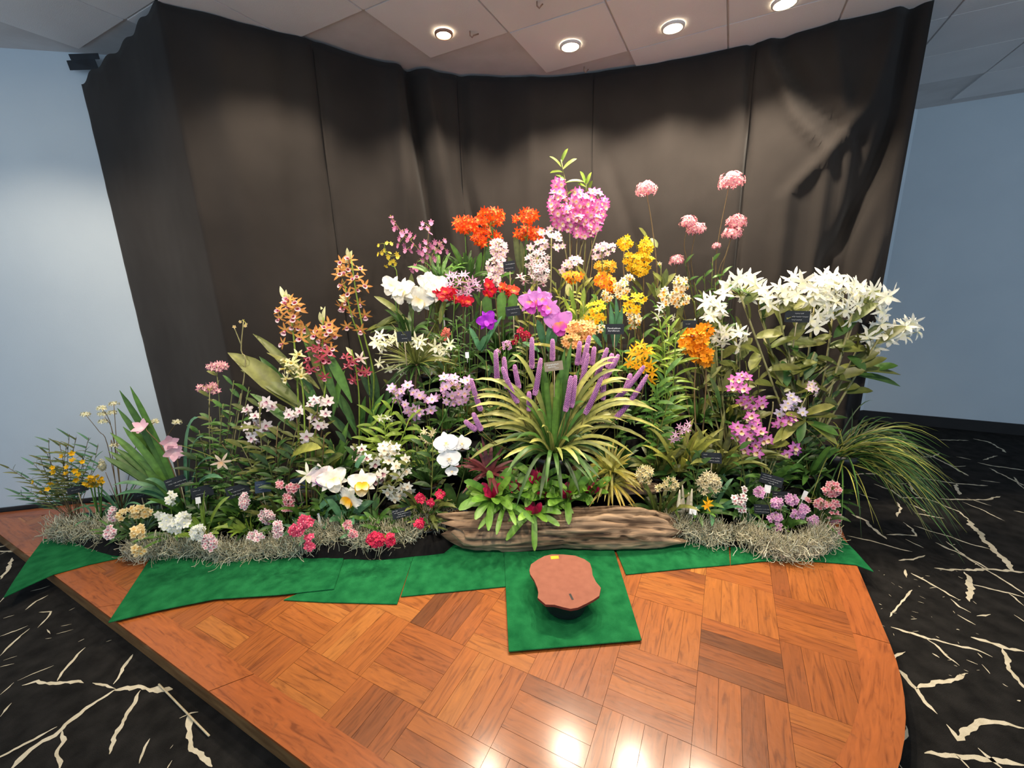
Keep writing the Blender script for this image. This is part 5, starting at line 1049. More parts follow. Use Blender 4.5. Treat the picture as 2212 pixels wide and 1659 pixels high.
p = Plant('orange_dendrobium', 'orchid with a big tumbling bunch of clear orange flowers', 1510, 2.54, .08, .14)
for pts in ([(1480, 830), (1498, 760)], [(1500, 850), (1505, 770)], [(1525, 830), (1520, 720)]): p.stem(pts, .005, 'br')
for b_ in [(1496, 735, 30, 26, 40), (1515, 765, 20, 18, 20), (1522, 716, 14, 12, 12), (1528, 780, 8, 8, 6)]: p.F('or_bell', .056, blob(*b_), -.02, .45, .06)
for a in [(1500, 840, 1460, 765), (1520, 830, 1560, 790), (1540, 850, 1540, 760), (1470, 850, 1440, 800), (1560, 850, 1580, 790)]: leaf(p.t, p.at(*a[:2]), p.at(*a[2:]), .04, .08, 'ol', 'lance')
p.done()
# right-hand white starry mass
p = Plant('coelogyne_orchid', 'white star-flowered orchid spilling behind the orange bunch', 1575, 2.58, .08, .15)
p.cane([(1520, 640), (1545, 660), (1560, 720), (1590, 730), (1500, 720), (1600, 700)], 5, .13, .05, 'ol', .006, 'st', .35, .05, .08, 'oval')
p.F('star_white', .125, q(6, (480, 300), (500, 340), (480, 380), (560, 380), (540, 350), (500, 440), (470, 430), (350, 540), (560, 560), (520, 600), (600, 570), (650, 560), (700, 560), (750, 590), (690, 680), (740, 610), (440, 330), (550, 410), (580, 640)), -.03, .4, .06); p.done()
p = Plant('coelogyne_orchid', 'largest orchid on the right, covered with a cloud of white star flowers over olive leaves', 1735, 2.50, .12, .16)
p.cane([(1600, 640), (1640, 670), (1680, 660), (1720, 670), (1760, 660), (1800, 670), (1840, 680), (1870, 720), (1900, 730), (1650, 730), (1700, 730), (1860, 650)], 6, .15, .058, 'ol', .008, 'st', .45, .05, .08, 'oval')
for a in [(1660, 760, 1690, 830), (1690, 780, 1700, 835), (1700, 740, 1722, 760), (1820, 800, 1946, 810), (1850, 810, 1945, 835), (1640, 650, 1590, 625), (1650, 700, 1640, 640), (1700, 660, 1680, 640), (1740, 640, 1700, 690), (1600, 640, 1575, 620), (1880, 800, 1940, 790), (1830, 770, 1870, 800), (1850, 690, 1800, 730), (1640, 760, 1620, 800), (1760, 760, 1740, 820)]: leaf(p.t, p.at(*a[:2]), p.at(*a[2:], -.06), .062, .07, random.choice(['ol', 'md', 'dk']), 'oval')
for a in ([(1740, 850), (1800, 780)], [(1760, 860), (1850, 790)], [(1720, 860), (1700, 740)], [(1780, 850), (1900, 760)], [(1730, 850), (1760, 760)], [(1700, 880), (1670, 790)]): p.stem(a, .008, 'st', -.03)
W = q(6, (680, 170), (710, 150), (770, 150), (800, 180), (600, 220), (580, 270), (630, 200), (740, 280), (780, 290), (830, 200), (850, 230), (880, 230), (900, 300), (940, 350), (930, 280), (1010, 220), (1040, 250), (1060, 300), (1100, 250), (1130, 130), (1110, 180), (1190, 180), (1230, 200), (1270, 220), (1150, 270), (1090, 330), (1320, 170), (1350, 130), (1380, 200), (1430, 140), (1440, 190), (1480, 230), (1500, 180), (1540, 210), (1560, 250), (1590, 190), (1630, 220), (1650, 270), (1300, 260), (1330, 300), (1380, 280), (1420, 300), (1450, 330), (1500, 300), (1540, 330), (1590, 310), (1610, 360), (1360, 350), (1310, 340), (1400, 400), (1640, 320), (1730, 240), (1770, 270), (1790, 310), (1840, 290), (1870, 280), (1800, 400), (1780, 360), (1820, 430), (1560, 430), (1480, 420), (1600, 440), (1240, 430), (1260, 470), (1330, 440), (1300, 520), (1370, 440), (1550, 470), (1520, 390), (1440, 250), (1600, 260), (1350, 230), (1470, 280), (1260, 300))
p.F('star_white', .135, W, -.03, .42, .07, pr=.002)
p.F('star_white', .125, q(6, (1700, 560), (1690, 600), (1780, 540), (1800, 500), (1830, 580), (1880, 580), (1860, 620), (1900, 540), (1960, 530), (1940, 580), (1980, 600), (2040, 490), (2020, 540), (2080, 560), (2070, 510), (1720, 660), (1760, 680), (1980, 520), (2000, 500)), -.02, .4, .04); p.done()
p = Plant('purple_dendrobium', 'dendrobium with magenta yellow-eyed flowers hanging low on the right', 1655, 2.38, .09, .14)
for pts in ([(1640, 960), (1612, 870), (1590, 820)], [(1650, 960), (1640, 890), (1620, 860)], [(1655, 960), (1668, 890), (1670, 868)], [(1680, 960), (1700, 880)], [(1690, 960), (1740, 860)], [(1640, 970), (1625, 930)]): p.stem(pts, .005, 'st', -.02)
p.F('den_purp', .070, q(6, (720, 895), (700, 930), (755, 910), (690, 990), (740, 1000), (660, 930), (650, 990), (740, 1070), (790, 1080), (870, 1090), (780, 1150), (820, 1140), (720, 1100), (880, 1120), (760, 1120)), -.03, .3)
p.F('den_purp', .074, q(6, (690, 1290), (780, 1230), (830, 1260), (800, 1210), (850, 1310), (790, 1340), (870, 1330), (690, 1370), (740, 1420), (830, 1430), (890, 1400), (750, 1470), (840, 1490), (930, 1390), (800, 1290), (720, 1330), (770, 1380), (670, 1300), (1120, 1230), (1080, 1250), (1020, 1260), (990, 1280), (1130, 1450), (1090, 1480), (1140, 1480), (1070, 1500)), -.05, .25)
p.F('den_blue', .060, q(6, (1100, 1050), (1150, 1090), (1120, 1130), (1180, 1160), (1080, 1110), (1010, 1190), (1060, 1140), (1190, 1180), (1120, 1080)), -.02); p.F('den_wpink', .056, q(6, (1260, 960), (1290, 1000), (1290, 1040), (1250, 1000)), -.02)
for a in [(1200, 1200, 1440, 1130), (1210, 1210, 1460, 1215), (1180, 1220, 1030, 1400), (1190, 1220, 1160, 1420), (1220, 1250, 1460, 1430), (1200, 1240, 1060, 1200), (1210, 1230, 1100, 1300), (1230, 1260, 1470, 1360), (1160, 1240, 960, 1420), (560, 1150, 470, 910), (600, 1180, 700, 1130), (540, 1190, 500, 1040), (620, 1200, 640, 1130), (920, 1450, 1090, 1420)]:
    a0, a1 = q(6, a[:2], a[2:]); leaf(p.t, p.at(*a0, -.02), p.at(*a1, -.1), .052, .08, random.choice(['yl', 'md', 'ol']), 'oval', mid=.8)
p.rosette(14, .22, .045, 'md', 'lance', (.2, .9), front=.2); p.done()
p = Plant('fountain_grass', 'large clump of long arching grass-like leaves at the far right', 1815, 2.40, .10, .42, cat='plant')
bp_ = p.top
for k in range(285):
    a = random.uniform(-1.35, 1.25) if k % 5 else random.uniform(-3, 3); L = random.uniform(.3, .68); e = random.uniform(.25, 1.0); d = Vector((math.cos(a) * 1.0, math.sin(a) * .55 - .38, e)).normalized()
    p1 = bp_ + d * L - Vector((0, 0, L * (1.15 - e * .75))); p1.y = min(p1.y, cur_y(min(2.36, p1.x)) - .08 if p1.x < 2.4 else 3.2)
    leaf(p.t, bp_ + Vector((random.uniform(-.06, .06), random.uniform(-.05, .05), random.uniform(-.08, .02))), p1, random.uniform(.006, .011), random.uniform(.18, .42), random.choice(['dk', 'dk', 'md', 'ol', 'yl']), 'grass', seg=8)
p.done()
# the big purple spike plant in the centre
p = Plant('bottlebrush_orchid', 'large central orchid with upright purple-pink bottlebrush spikes and arching yellow-green leaves', 1195, 2.40, .125, .30)
p.leaves(q(7, (300, 585), (280, 830), (100, 1060), (255, 1310), (220, 1085), (490, 1005), (740, 1115), (835, 1095), (965, 1055), (650, 350), (640, 1345), (840, 1430), (340, 680), (330, 750), (460, 580), (270, 740), (210, 960), (380, 900), (1000, 600), (720, 740)), .029, 'var', 'strap', .30, -.06)
p.leaves(q(7, (1640, 500), (1950, 865), (2010, 1055), (1685, 965), (1580, 985), (1660, 1490), (1390, 1500), (1310, 1485), (1700, 705), (1650, 600), (1890, 1150), (1775, 945), (1600, 380), (1740, 1250), (1700, 580), (1560, 430), (1850, 800), (1800, 700), (1500, 700)), .029, 'var', 'strap', .32, -.06)
p.leaves(q(7, (1060, 520), (1120, 300), (1180, 250), (930, 420), (880, 350), (1380, 560), (1250, 480), (1090, 600)), .036, 'md', 'strap', .05, .0)
p.rosette(26, .42, .026, 'var', 'strap', (.25, .95), .32, .4); p.rosette(30, .40, .026, 'md', 'strap', (.2, .95), .3, .45); p.rosette(22, .36, .028, 'dk', 'strap', (.1, .7), .3, .5)
SA, SB = lin('9858aa'), lin('eaaee0')
for i, (x0, y0, x1, y1, dy) in enumerate([(515, 600, 500, 320, .02), (600, 660, 575, 380, 0), (710, 660, 670, 450, .03), (700, 790, 560, 470, -.05), (825, 480, 825, 205, .06), (850, 720, 905, 390, -.02), (800, 860, 800, 690, -.04), (1010, 410, 1010, 220, .1), (1230, 450, 1255, 240, .08), (1275, 450, 1340, 190, .06), (1240, 700, 1330, 350, 0), (1290, 500, 1320, 260, .03), (1360, 450, 1385, 290, .08), (1400, 560, 1500, 300, .03), (1470, 580, 1600, 360, .0), (1500, 480, 1545, 350, .05), (1125, 865, 1175, 550, -.08), (1180, 830, 1215, 545, -.06), (1300, 890, 1455, 540, -.08), (1460, 760, 1470, 600, -.03), (1570, 760, 1830, 460, -.02), (1570, 930, 1860, 540, -.05), (1650, 700, 1710, 530, 0), (370, 860, 280, 580, -.04), (375, 1035, 300, 880, -.08), (330, 1030, 225, 950, -.08)]):
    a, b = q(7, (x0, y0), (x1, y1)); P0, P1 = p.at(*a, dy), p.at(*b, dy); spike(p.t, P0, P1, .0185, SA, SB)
    bb = MB(); w = bez(p.top, P0, Vector(((P0.x - p.top.x) * .25, 0, -.08)), 6); bb.tube(w, .003, mix(lin('5a3a2a'), lin('6a7030'), .5), 5); obj('stem', mesh('stem', [v - p.top for v in [Vector(v) for v in bb.v]], bb.f, M_STEM, bb.c), p.t, p.top - p.t.location)
p.done()
# bromeliads on the log
def brom(label, x, y, Y, n, L, w, up=(.05, .9), red=True, col='bm', z=None, shape='tongue', tip=None, name='bromeliad'):
    B = P(x, y, Y); p = Plant(name, label, x, Y, 0, 0, cat='bromeliad', base=B)
    b = MB(); b.tube([B + Vector((0, 0, -.09)), B + Vector((0, 0, .005))], [.012, .02], lin('4a4020'), 7); obj('root_stock', mesh('root_stock', [Vector(v) - B for v in b.v], b.f, M_STEM, b.c), p.t)
    p.rosette(int(n * 1.25), L * 1.05, w * (1.2 if red else 1), col, shape, up, .12, .35, .25, tip=tip, seg=9)
    if red: p.rosette(9, L * .5, w * 1.15, (lin('8a1438'), lin('c42258')), 'tongue', (.5, 1.0), .05, .05, .1, seg=6)
    return p
brom('lime bromeliad rosette with red heart at the left end of the log', *q(8, (470, 430))[0], 2.24, 17, .215, .040)
brom('lime bromeliad rosette behind the log, second from the left', *q(8, (640, 400))[0], 2.27, 13, .17, .036)
brom('lime bromeliad with the brightest red heart behind the middle of the log', *q(8, (810, 320))[0], 2.30, 14, .18, .037)
brom('lime bromeliad with a dark maroon cup over the middle of the log', *q(8, (870, 430))[0], 2.26, 12, .15, .034)
brom('lime bromeliad with a round maroon cup right of the log middle', *q(8, (1020, 430))[0], 2.25, 15, .18, .040)
brom('lime bromeliad drooping in front of the log with a magenta heart', *q(8, (775, 545))[0], 2.16, 10, .17, .032, (-.5, .5))
brom('small lime bromeliad with a red heart near the right end of the log', *q(8, (1190, 390))[0], 2.27, 12, .16, .034)
brom('lime bromeliad whose long leaves hang over the left front of the log', *q(8, (560, 480))[0], 2.19, 9, .24, .030, (-.4, .3), False)
brom('dark red bromeliad rosette behind the left lime bromeliads', *q(8, (440, 250))[0], 2.36, 16, .22, .030, (.1, .8), False, 'rd', shape='sword')
brom('spiky yellow-green bromeliad rosette right of the purple spike pot', *q(8, (1345, 230))[0], 2.36, 34, .19, .022, (-.1, .9), False, 'yl', shape='sword', tip=lin('a09040'))
brom('spiky yellow-tipped bromeliad rosette just above the small driftwood piece', *q(8, (1350, 320))[0], 2.33, 26, .17, .022, (-.5, .7), False, 'yl', shape='sword', tip=lin('b89838'))
p = Plant('empty_pot', 'dark blue plastic pot standing left of the bromeliads', 986, 2.28, .075, .13, M_POTBLUE, cat='pot'); p.done()
# front row, left
def front(name, label, bx, Y, kind, size, blobs, leaf_=None, scol='md', jit=.5, **kw):
    p = Plant(name, label, bx, Y, .045, .075)
    for cx, cy, rx, ry, n in blobs: p.stem([(cx, cy)], .0022, scol, -.03 if cy < 1118 or bx > 1400 else 2.03 - Y, True, random.uniform(-.03, .03))
    for b_ in blobs: p.F(kind, size, blob(*b_), -.035 if b_[1] < 1118 or bx > 1400 else 2.01 - Y, jit, .025, pr=.001)
    for l in (leaf_ or []): p.rosette(*l)
    return p
front('mini_orchid', 'miniature orchid with pale pink spikes beside the far left moss', 255, 2.26, 's_wpink', .026, [(243, 1110, 9, 14, 16), (236, 1150, 11, 14, 18)], [(14, .15, .014, 'md', 'strap')]).done()
front('mini_orchid', 'miniature orchid with creamy yellow flowers tumbling over the left moss', 305, 2.22, 's_cream', .036, [(298, 1106, 30, 12, 22), (298, 1150, 14, 14, 12), (300, 1190, 13, 11, 10), (262, 1112, 10, 10, 5)], [(26, .18, .014, 'dk', 'strap')]).done()
front('mini_orchid', 'miniature orchid with little pure white flowers on arching stems', 380, 2.22, 's_white', .040, [(357, 1125, 12, 16, 10), (378, 1135, 12, 16, 11), (396, 1122, 12, 18, 11), (368, 1075, 9, 16, 6), (346, 1112, 5, 5, 2)], [(20, .19, .02, 'md', 'strap')], 'lm').done()
p = front('mini_orchid', 'miniature orchid with white and rosy round clusters hanging over the moss', 445, 2.20, 's_wpink', .026, [(452, 1172, 16, 18, 34)], [(12, .17, .026, 'lm', 'strap')]); p.F('s_white', .026, blob(427, 1150, 15, 17, 28), -.19, .5, .02); p.leaves(q(1, (1600, 1445), (1750, 1100), (1960, 1155), (1640, 1330), (1720, 1230)), .03, 'lm', 'strap', .15, -.04); p.done()
front('mini_orchid', 'miniature orchid with four pale pink flower spikes amid silvery roots', 545, 2.22, 's_wpink', .026, [(528, 1085, 10, 20, 24), (576, 1115, 16, 16, 28), (599, 1143, 11, 18, 24), (553, 1158, 17, 10, 18)], [(16, .19, .022, 'lm', 'strap'), (12, .12, .004, 'st', 'grass', (-.5, .5))]).done()
front('mini_orchid', 'miniature orchid with small rose-and-white flowers below the slate cards', 628, 2.24, 's_rose', .032, [(605, 1046, 7, 7, 6), (632, 1053, 12, 9, 13), (622, 1077, 12, 9, 12), (622, 1095, 11, 9, 11)], [(14, .18, .022, 'md', 'strap')]).done()
front('mini_orchid', 'miniature orchid with hot pink flowers resting on the moss', 662, 2.19, 's_hot', .036, [(660, 1127, 14, 11, 17), (640, 1146, 12, 11, 14), (668, 1162, 6, 6, 5), (668, 1180, 9, 8, 8)], [(12, .15, .024, 'bl', 'strap')]).done()
front('mini_orchid', 'miniature orchid with two dusty pink balls on the moss', 775, 2.19, 's_rose', .026, [(751, 1134, 9, 9, 11), (764, 1151, 9, 10, 12)], [(10, .14, .026, 'bl', 'strap')], 'br').done()
front('mini_orchid', 'miniature orchid with dense cerise clusters under the lowest name card', 828, 2.19, 's_cer', .028, [(812, 1166, 18, 14, 42), (843, 1166, 9, 13, 20)], [(16, .17, .026, 'md', 'strap')], 'br').done()
front('mini_orchid', 'miniature orchid with scattered cerise flowers left of the bromeliads', 925, 2.24, 's_cer', .030, [(909, 1076, 9, 9, 11), (931, 1086, 6, 7, 8), (952, 1068, 9, 8, 11), (906, 1131, 9, 9, 10)], [(20, .17, .014, 'ol', 'strap')], 'br').done()
for lab, bx, Y, args in [('blue-green strap-leaved plant under the large white cattleyas, in leaf only', 700, 2.25, (14, .2, .034, 'bl', 'strap', (.1, .8))), ('fresh green strap-leaved plant left of the lowest name card, in leaf only', 808, 2.24, (16, .19, .028, 'md', 'strap', (.2, 1))),
    ('dark leafy plant between the two slate name cards, in leaf only', 560, 2.30, (20, .22, .024, 'dk', 'strap', (.2, 1))), ('leafy plant behind the little white flowers on the left, in leaf only', 335, 2.34, (24, .22, .02, 'dk', 'strap', (.2, 1))),
    ('low leafy plant behind the rosy round clusters, in leaf only', 480, 2.28, (20, .2, .024, 'md', 'strap', (.1, .9))), ('dark strap-leaved plant left of the moth orchid leaves, in leaf only', 905, 2.30, (22, .24, .02, 'dk', 'strap', (.3, 1))),
    ('mixed green foliage plant behind the moth orchid, in leaf only', 1010, 2.50, (26, .26, .02, 'dk', 'strap', (.3, 1))), ('broad-leaved plant under the wiry white spidery orchid, in leaf only', 870, 2.50, (18, .24, .036, 'ol', 'lance', (.3, 1))),
    ('narrow-leaved plant left of the nun orchid base, in leaf only', 545, 2.34, (26, .28, .024, 'md', 'lance', (.4, 1)))]:
    p = Plant('foliage_plant', lab, bx, Y, .05, .09, cat='plant'); p.rosette(*args); p.done()
# right, centre and front
for lab, bx, Y, a1, a2 in [('tall plant with long striped lance leaves right of the purple spikes, in leaf only', 1465, 2.42, (24, .42, .036, 'yl', 'lance', (.5, 1)), (14, .3, .03, 'dk', 'strap', (.1, .7))),
    ('dark lance-leaved plant below the orange bunch, in leaf only', 1545, 2.40, (24, .38, .034, 'ol', 'lance', (.45, 1)), (12, .26, .03, 'dk', 'strap', (.1, .7))),
    ('low bushy plant under the magenta dendrobium, in leaf only', 1640, 2.28, (18, .2, .034, 'md', 'lance', (.1, .9)), (10, .16, .03, 'bl', 'lance', (.1, .7))),
    ('leafy plant under the white starry mass, in leaf only', 1590, 2.46, (22, .36, .042, 'ol', 'lance', (.4, 1)), (10, .24, .04, 'dk', 'lance', (.2, .8))),
    ('dark foliage plant beside the fountain grass, in leaf only', 1770, 2.36, (20, .26, .036, 'dk', 'lance', (.2, .9)), (10, .2, .03, 'md', 'lance', (.1, .7)))]:
    p = Plant('foliage_plant', lab, bx, Y, .06, .11, cat='plant'); p.rosette(*a1); p.rosette(*a2); p.done()
p = Plant('pale_orchid', 'orchid with thin pale pink spidery flowers right of the purple spike leaves', 1475, 2.36, .05, .11); p.stem([(1490, 990), (1478, 930)], .003, 'br', -.04); p.F('star_mauve', .055, q(6, (240, 1290), (280, 1300), (310, 1270), (230, 1380), (190, 1390), (260, 1330), (300, 1310), (210, 1350)), -.04); p.rosette(10, .2, .026, 'md', 'strap', (.3, 1)); p.done()
p = front('cream_orchid', 'orchid with two cream-and-gold flower bunches right of the yellow bromeliad', 1425, 2.28, 'orcream', .034, [(1393, 1025, 18, 20, 34), (1448, 1046, 16, 14, 26), (1424, 1053, 7, 7, 6)], [(14, .30, .026, 'ol', 'strap', (.5, 1)), (10, .22, .022, 'dk', 'strap', (.2, .8))]); p.done()
p = front('tan_orchid', 'orchid with a single round ball of tan flowers', 1535, 2.28, 'spider', .05, [(1532, 1045, 23, 23, 60)], [(14, .26, .028, 'bl', 'strap', (.3, .9))]); p.done()
p = front('mini_orchid', 'tiny orchid with one golden-yellow flower by the right moss', 1522, 2.19, 'star_yel', .08, [(1530, 1090, 3, 4, 2)], [(6, .1, .03, 'md', 'oval')]); p.done()
p = Plant('bulb_orchid', 'leafless pale grey orchid bulbs on the black cloth right of the log', 1478, 2.19, .05, .06)
for x, y, h in ((1465, 1098, 40), (1476, 1100, 52), (1490, 1100, 44), (1484, 1098, 34), (1470, 1100, 28)):
    b = MB(); a0, a1 = p.at(x, y + 6), p.at(x + random.uniform(-4, 6), y - h); w = bez(a0, a1, Vector((0, 0, 0)), 6); b.tube(w, [.009, .013, .012, .009, .008, .006, .003], mix(lin('a8a088'), lin('cfc8b0'), random.random()), 8); obj('pseudobulb', mesh('pseudobulb', [Vector(v) - p.t.location for v in b.v], b.f, M_STEM, b.c), p.t)
p.rosette(4, .13, .018, 'lm', 'strap', (.5, 1)); p.done()
front('mini_orchid', 'miniature orchid with white maroon-eyed flowers left of the right-hand name cards', 1612, 2.19, 's_eye', .036, [(1608, 1058, 4, 4, 2), (1592, 1077, 7, 6, 4), (1603, 1076, 7, 6, 4), (1598, 1090, 10, 8, 7), (1603, 1098, 8, 6, 5)], [(12, .13, .018, 'bl', 'strap')]).done()
front('mini_orchid', 'miniature orchid with lilac-pink clusters spreading in front of the name cards', 1690, 2.13, 's_mauve', .028, [(1640, 1065, 10, 12, 18), (1679, 1087, 12, 10, 18), (1712, 1080, 14, 11, 20), (1735, 1100, 11, 9, 13), (1725, 1112, 14, 10, 20), (1674, 1118, 16, 10, 22), (1680, 1138, 8, 8, 9), (1757, 1130, 12, 14, 22)], [(14, .15, .026, 'md', 'oval'), (4, .15, .02, 'lm', 'strap', (-.6, 0))]).done()
front('mini_orchid', 'miniature orchid with dusky pink sprays arching out at the right end', 1760, 2.18, 's_rose', .028, [(1798, 1057, 18, 16, 30), (1775, 1088, 14, 10, 18), (1800, 1090, 12, 8, 14), (1803, 1118, 12, 14, 18), (1803, 1152, 12, 14, 20), (1745, 1080, 5, 4, 3)], [(12, .2, .03, 'dk', 'strap', (.1, .8))], 'ol').done()


# leafy plants filling the tiers between the flowers
for lab, bx, Y, c1, c2, tops in [
    ('dark foliage between the orange clusters at the top tier, in leaf only', 1085, 3.06, 'md', 'dk', [(1090, 560), (1105, 600)]), ('dark foliage under the small pink-edged white flowers of the top tier, in leaf only', 1205, 3.0, 'ol', 'dk', [(1200, 610), (1215, 590)]),
    ('leafy canes behind the yellow and red bunches, in leaf only', 1275, 2.98, 'yl', 'dk', [(1270, 600), (1285, 620), (1260, 590)]), ('leafy canes under the long golden clusters, in leaf only', 1400, 2.92, 'md', 'ol', [(1415, 620), (1440, 630), (1380, 640)]),
    ('bushy foliage under the mauve sprays, in leaf only', 965, 2.88, 'md', 'ol', [(960, 590), (985, 600), (935, 610)]), ('foliage under the spidery purple cluster, in leaf only', 1025, 2.76, 'dk', 'ol', [(1020, 660), (1040, 650), (1005, 690)]),
    ('foliage behind the large mauve cattleya, in leaf only', 1135, 2.76, 'ol', 'dk', [(1130, 660), (1150, 640), (1120, 690)]), ('yellowish canes right of the mauve cattleya, in leaf only', 1270, 2.74, 'yl', 'ol', [(1260, 650), (1245, 670), (1290, 690)]),
    ('foliage between the two bright yellow dendrobiums, in leaf only', 1350, 2.76, 'md', 'dk', [(1345, 690), (1360, 720)]), ('broad olive foliage left of the white star flowers, in leaf only', 1505, 2.70, 'ol', 'md', [(1500, 650), (1520, 680), (1480, 690)]),
    ('dark foliage behind the orange bunch, in leaf only', 1570, 2.64, 'dk', 'ol', [(1560, 690), (1590, 700), (1545, 720)]), ('dark foliage behind the lilac cascade, in leaf only', 940, 2.56, 'dk', 'ol', [(930, 800), (960, 790), (915, 830)]),
    ('foliage behind the purple spikes on their left, in leaf only', 1060, 2.54, 'dk', 'md', [(1050, 780), (1070, 800), (1040, 830)]), ('foliage behind the purple spikes on their right, in leaf only', 1330, 2.56, 'md', 'dk', [(1320, 780), (1345, 760), (1360, 800)]),
    ('leafy canes under the mustard-yellow star flowers, in leaf only', 1420, 2.44, 'md', 'ol', [(1410, 830), (1430, 820), (1450, 850)]), ('tall dark canes under the white starry mass left side, in leaf only', 1625, 2.52, 'ol', 'dk', [(1610, 780), (1640, 790), (1590, 800)]),
    ('tall dark canes under the white starry mass right side, in leaf only', 1745, 2.50, 'dk', 'ol', [(1740, 790), (1780, 800), (1720, 830), (1800, 830)]), ('dense low foliage between magenta flowers and grass, in leaf only', 1745, 2.40, 'dk', 'md', [(1740, 900), (1770, 880), (1720, 930)]),
    ('narrow foliage right of the strap leaves with pink flowers, in leaf only', 445, 2.34, 'dk', 'md', [(440, 960), (425, 985), (460, 990)]), ('dense foliage under the reed-stem orchid, in leaf only', 520, 2.32, 'md', 'dk', [(510, 960), (540, 970), (495, 990)]),
    ('dense foliage under the white purple-eyed dendrobium, in leaf only', 615, 2.29, 'dk', 'ol', [(600, 980), (630, 985), (580, 1000)]), ('dark foliage behind the three huge white flowers, in leaf only', 735, 2.33, 'dk', 'md', [(720, 960), (750, 950), (770, 980)]),
    ('dark foliage left of the moth orchid flowers, in leaf only', 925, 2.34, 'dk', 'ol', [(915, 960), (935, 950)]), ('foliage in front of the tan flower ball, in leaf only', 1500, 2.27, 'dk', 'md', [(1490, 980), (1515, 990)]),
    ('foliage under the magenta yellow-eyed flowers, in leaf only', 1600, 2.30, 'md', 'dk', [(1590, 950), (1610, 970)])]:
    p = Plant('foliage_plant', lab, bx, Y, .05, .10, cat='plant'); p.cane(tops, 9, .11, .028, c1, .004, 'ol', .15, .05); p.rosette(20, .25, .030, c2, 'strap', (.25, 1)); p.rosette(10, .2, .038, c1, 'lance', (.1, .9)); p.done()

# ------------------------------------------------------------------ name cards and labels
def scribble(t, L, R_, U_, rows, w, h, mat):
    b = MB()
    for r_, (a, e) in enumerate(rows):
        y = h * (.5 - (r_ + .8) / (len(rows) + .6)); x = -w * .5 + a * w; end = -w * .5 + e * w
        while x < end:
            wl = random.uniform(.10, .24) * w; pts = []
            for k in range(9): pts.append(L + R_ * (x + wl * k / 8) + U_ * (y + h * .045 * math.sin(k * 2.6 + r_) * random.uniform(.4, 1.3)) - R_.cross(U_) * -.0012)
            b.tube(pts, .0008 * w / .09, sides=3, cap=False); x += wl + .03 * w
    obj('handwriting', mesh('handwriting', [v - t.location for v in map(Vector, b.v)], b.f, mat), t)
def card(label, x, y, wpx, hpx, Y, rot=0., mat=None, rows=((.08, .3), (.15, .8), (.2, .7)), text=None, stick=True, back=.25):
    c = P(x, y, Y); k = Y / F_PX * 1.02; w, h = wpx * k, hpx * k; fr = (Vector((0, 0, EYE)) - c); fr.z *= .6; fr.normalize(); R_ = Vector((0, 0, 1)).cross(fr).normalized(); U_ = fr.cross(R_); R_, U_ = R_ * math.cos(rot) + U_ * math.sin(rot), U_ * math.cos(rot) - R_ * math.sin(rot)
    t = thing('name_card', label, 'label', (c.x, c.y, max(.02, c.z - .16)), 'plant name cards in the display'); n = R_.cross(U_)
    b = MB(); v = [c + R_ * (sx * w / 2) + U_ * (sy * h / 2) + n * (sz * .0012) for sz in (-1, 1) for sy in (-1, 1) for sx in (-1, 1)]
    b.add([p_ - t.location for p_ in v], [(0, 2, 3, 1), (4, 5, 7, 6), (0, 1, 5, 4), (2, 6, 7, 3), (0, 4, 6, 2), (1, 3, 7, 5)]); obj('card', mesh('card', b.v, b.f, mat or M_CARD, smooth=False), t)
    if text:
        for i, (tx, sz, ox, oy) in enumerate(text):
            cu = bpy.data.curves.new('lettering', 'FONT'); cu.body = tx; cu.size = sz * h; cu.align_x = 'CENTER'; cu.align_y = 'CENTER'; cu.extrude = .0003; cu.materials.append(M_INK); o = obj('lettering', cu, t, c + R_ * (ox * w) + U_ * (oy * h) + n * .002 - t.location); o.rotation_mode = 'QUATERNION'; o.rotation_quaternion = Matrix((R_, U_, n)).transposed().to_quaternion()
    else: scribble(t, c + n * .0014, R_, U_, rows, w, h, M_INK)
    if stick:
        s = MB(); e = c - U_ * (h * .45) - n * .003; s.tube([e + U_ * h * .3 - t.location, e - U_ * .01 - t.location, Vector((0, 0, -.02)) + (e - t.location) * .0 + Vector((e.x - t.location.x, e.y - t.location.y, 0))], .0028, sides=6); obj('stake', mesh('stake', s.v, s.f, M_STICK), t)
    return t
card('tan name card with white writing standing among the purple spikes', 1196, 791, 40, 20, 2.30, .12, M_CARDTAN, text=[('Arpophyllum', .25, -.05, .2), ('giganteum', .2, -.1, -.05), ('Linares', .15, .15, -.22)])
card('black name card under the yellow dendrobiums', 1328, 711, 38, 22, 2.60, 0, text=[('Dendrobium', .24, -.05, .08), ('thyrsiflorum', .22, -.05, -.16)])
card('uppermost black name card with white corners above the lilac-pink clusters', 1666, 1037, 46, 24, 2.20, -.1, rows=((.1, .3), (.1, .85), (.05, .75), (.4, .65)))
card('slanted black name card right of the white plastic label', 1688, 1072, 36, 22, 2.17, .22, rows=((.1, .3), (.05, .85), (.05, .7)))
card('lowest black name card on the right, half behind pink flowers', 1647, 1100, 34, 22, 2.16, .2, rows=((.1, .3), (.1, .9), (.05, .85)))
card('black name card left of the cerise clusters and log', 867, 1108, 42, 22, 2.18, .08, rows=((.03, .25), (.12, .62), (.3, .9), (.2, .7)))
card('slate blue name card tilted among the left front leaves', 568, 1051, 32, 27, 2.26, -.12, M_CARDBLUE, rows=((.08, .25), (.25, .8)))
card('black name card just left of the slate blue one', 514, 1060, 46, 27, 2.27, .06, rows=((.1, .3), (.15, .8), (.2, .5)))
card('slate name card half hidden by the blush white cattleya', 645, 1044, 32, 26, 2.30, 0, M_CARDBLUE, rows=((.05, .25), (.1, .9), (.3, .7)))
card('black name card behind the rosy round clusters', 437, 1062, 42, 26, 2.28, -.04, rows=((.1, .3), (.2, .6)))
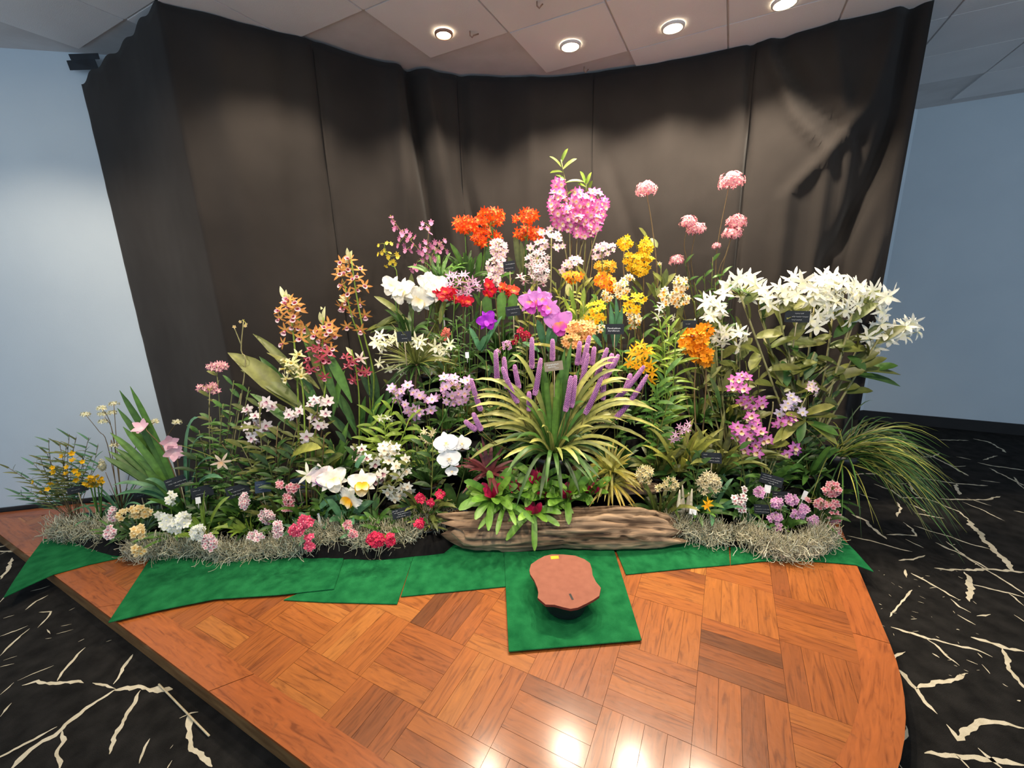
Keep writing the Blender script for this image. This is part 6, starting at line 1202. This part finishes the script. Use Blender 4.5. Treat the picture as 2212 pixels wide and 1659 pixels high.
card('black name card below the strap leaves with pink flowers', 387, 1040, 50, 26, 2.31, .1, rows=((.05, .2), (.1, .8), (.3, .9)))
card('dark name card at the foot of the strap leaves', 305, 1066, 26, 20, 2.34, -.05, rows=((.15, .7), (.2, .6)))
card('small dark name card left of the little white flowers', 345, 1080, 28, 20, 2.31, .05, rows=((.15, .6),))
card('small black name card between the two yellow-flowered left plants', 168, 1057, 34, 15, 2.37, -.04, rows=((.2, .6),))
card('black name card beside the tan flower ball', 1537, 989, 42, 24, 2.28, .1, rows=((.1, .3), (.1, .85), (.4, .8)))
card('black name card under the white starry mass', 1722, 684, 44, 24, 2.42, 0, rows=((.4, .7), (.3, .9), (.3, .6)))
card('black name card left of the large mauve cattleya', 1108, 672, 30, 20, 2.60, .1, rows=((.1, .9), (.35, .65)))
card('black name card behind the pale pink plume', 1100, 575, 24, 20, 2.82, .1, rows=((.2, .9), (.15, .85)))
card('small black name card on the spidery white orchid', 873, 727, 30, 22, 2.50, 0, rows=((.3, .55), (.35, .7)))
card('dark name card half hidden behind the orange bunch', 1490, 700, 28, 16, 2.52, 0, rows=((.2, .5),))
def plab(label, x, y, w, h, Y, rot=0.):
    c = P(x, y, Y); k = Y / F_PX; t = thing('plant_label', label, 'label', c - Vector((0, 0, h * k)), 'white plastic plant labels'); b = MB(); n = (Vector((0, 0, EYE)) - c).normalized(); R_ = Vector((0, 0, 1)).cross(n).normalized(); U_ = n.cross(R_); R_, U_ = R_ * math.cos(rot) + U_ * math.sin(rot), U_ * math.cos(rot) - R_ * math.sin(rot)
    b.add([c + R_ * (sx * w * k / 2) + U_ * (sy * h * k / 2) + n * (sz * .0007) - t.location for sz in (-1, 1) for sy in (-1, 1) for sx in (-1, 1)], [(0, 2, 3, 1), (4, 5, 7, 6), (0, 1, 5, 4), (2, 6, 7, 3), (0, 4, 6, 2), (1, 3, 7, 5)]); obj('label_blade', mesh('label_blade', b.v, b.f, M_WHITE, smooth=False), t)
    s = MB(); s.tube([c - U_ * h * k * .4 - t.location, c - U_ * h * k * 1.3 - t.location], .0015, sides=4); obj('label_stem', mesh('label_stem', s.v, s.f, M_WHITE), t)
plab('white plastic label under the uppermost right name card', 1658, 1056, 13, 18, 2.18, -.05)
plab('white plastic label at the pale orchid bulbs', 1497, 1103, 16, 19, 2.16, 0)
plab('white plastic label beside the green strap leaves on the left', 428, 1081, 10, 15, 2.24, -.1)
plab('narrow white label stuck in the moss above the pink flowers', 690, 1122, 5, 30, 2.2, .05)
plab('white plastic label on the pot of the violet cattleya', 1009, 767, 8, 13, 2.52, 0)
plab('grey-white label among the right-hand front leaves', 1738, 1070, 9, 22, 2.2, -.2)

# lettering becomes plain mesh
dg = bpy.context.evaluated_depsgraph_get()
for o in [o for o in scene.objects if o.type == 'FONT']:
    me = bpy.data.meshes.new_from_object(o.evaluated_get(dg)); me.name = 'lettering'; n_ = obj('lettering', me, o.parent, o.location); n_.rotation_mode = 'QUATERNION'; n_.rotation_quaternion = o.rotation_quaternion.copy()
    bpy.data.objects.remove(o)
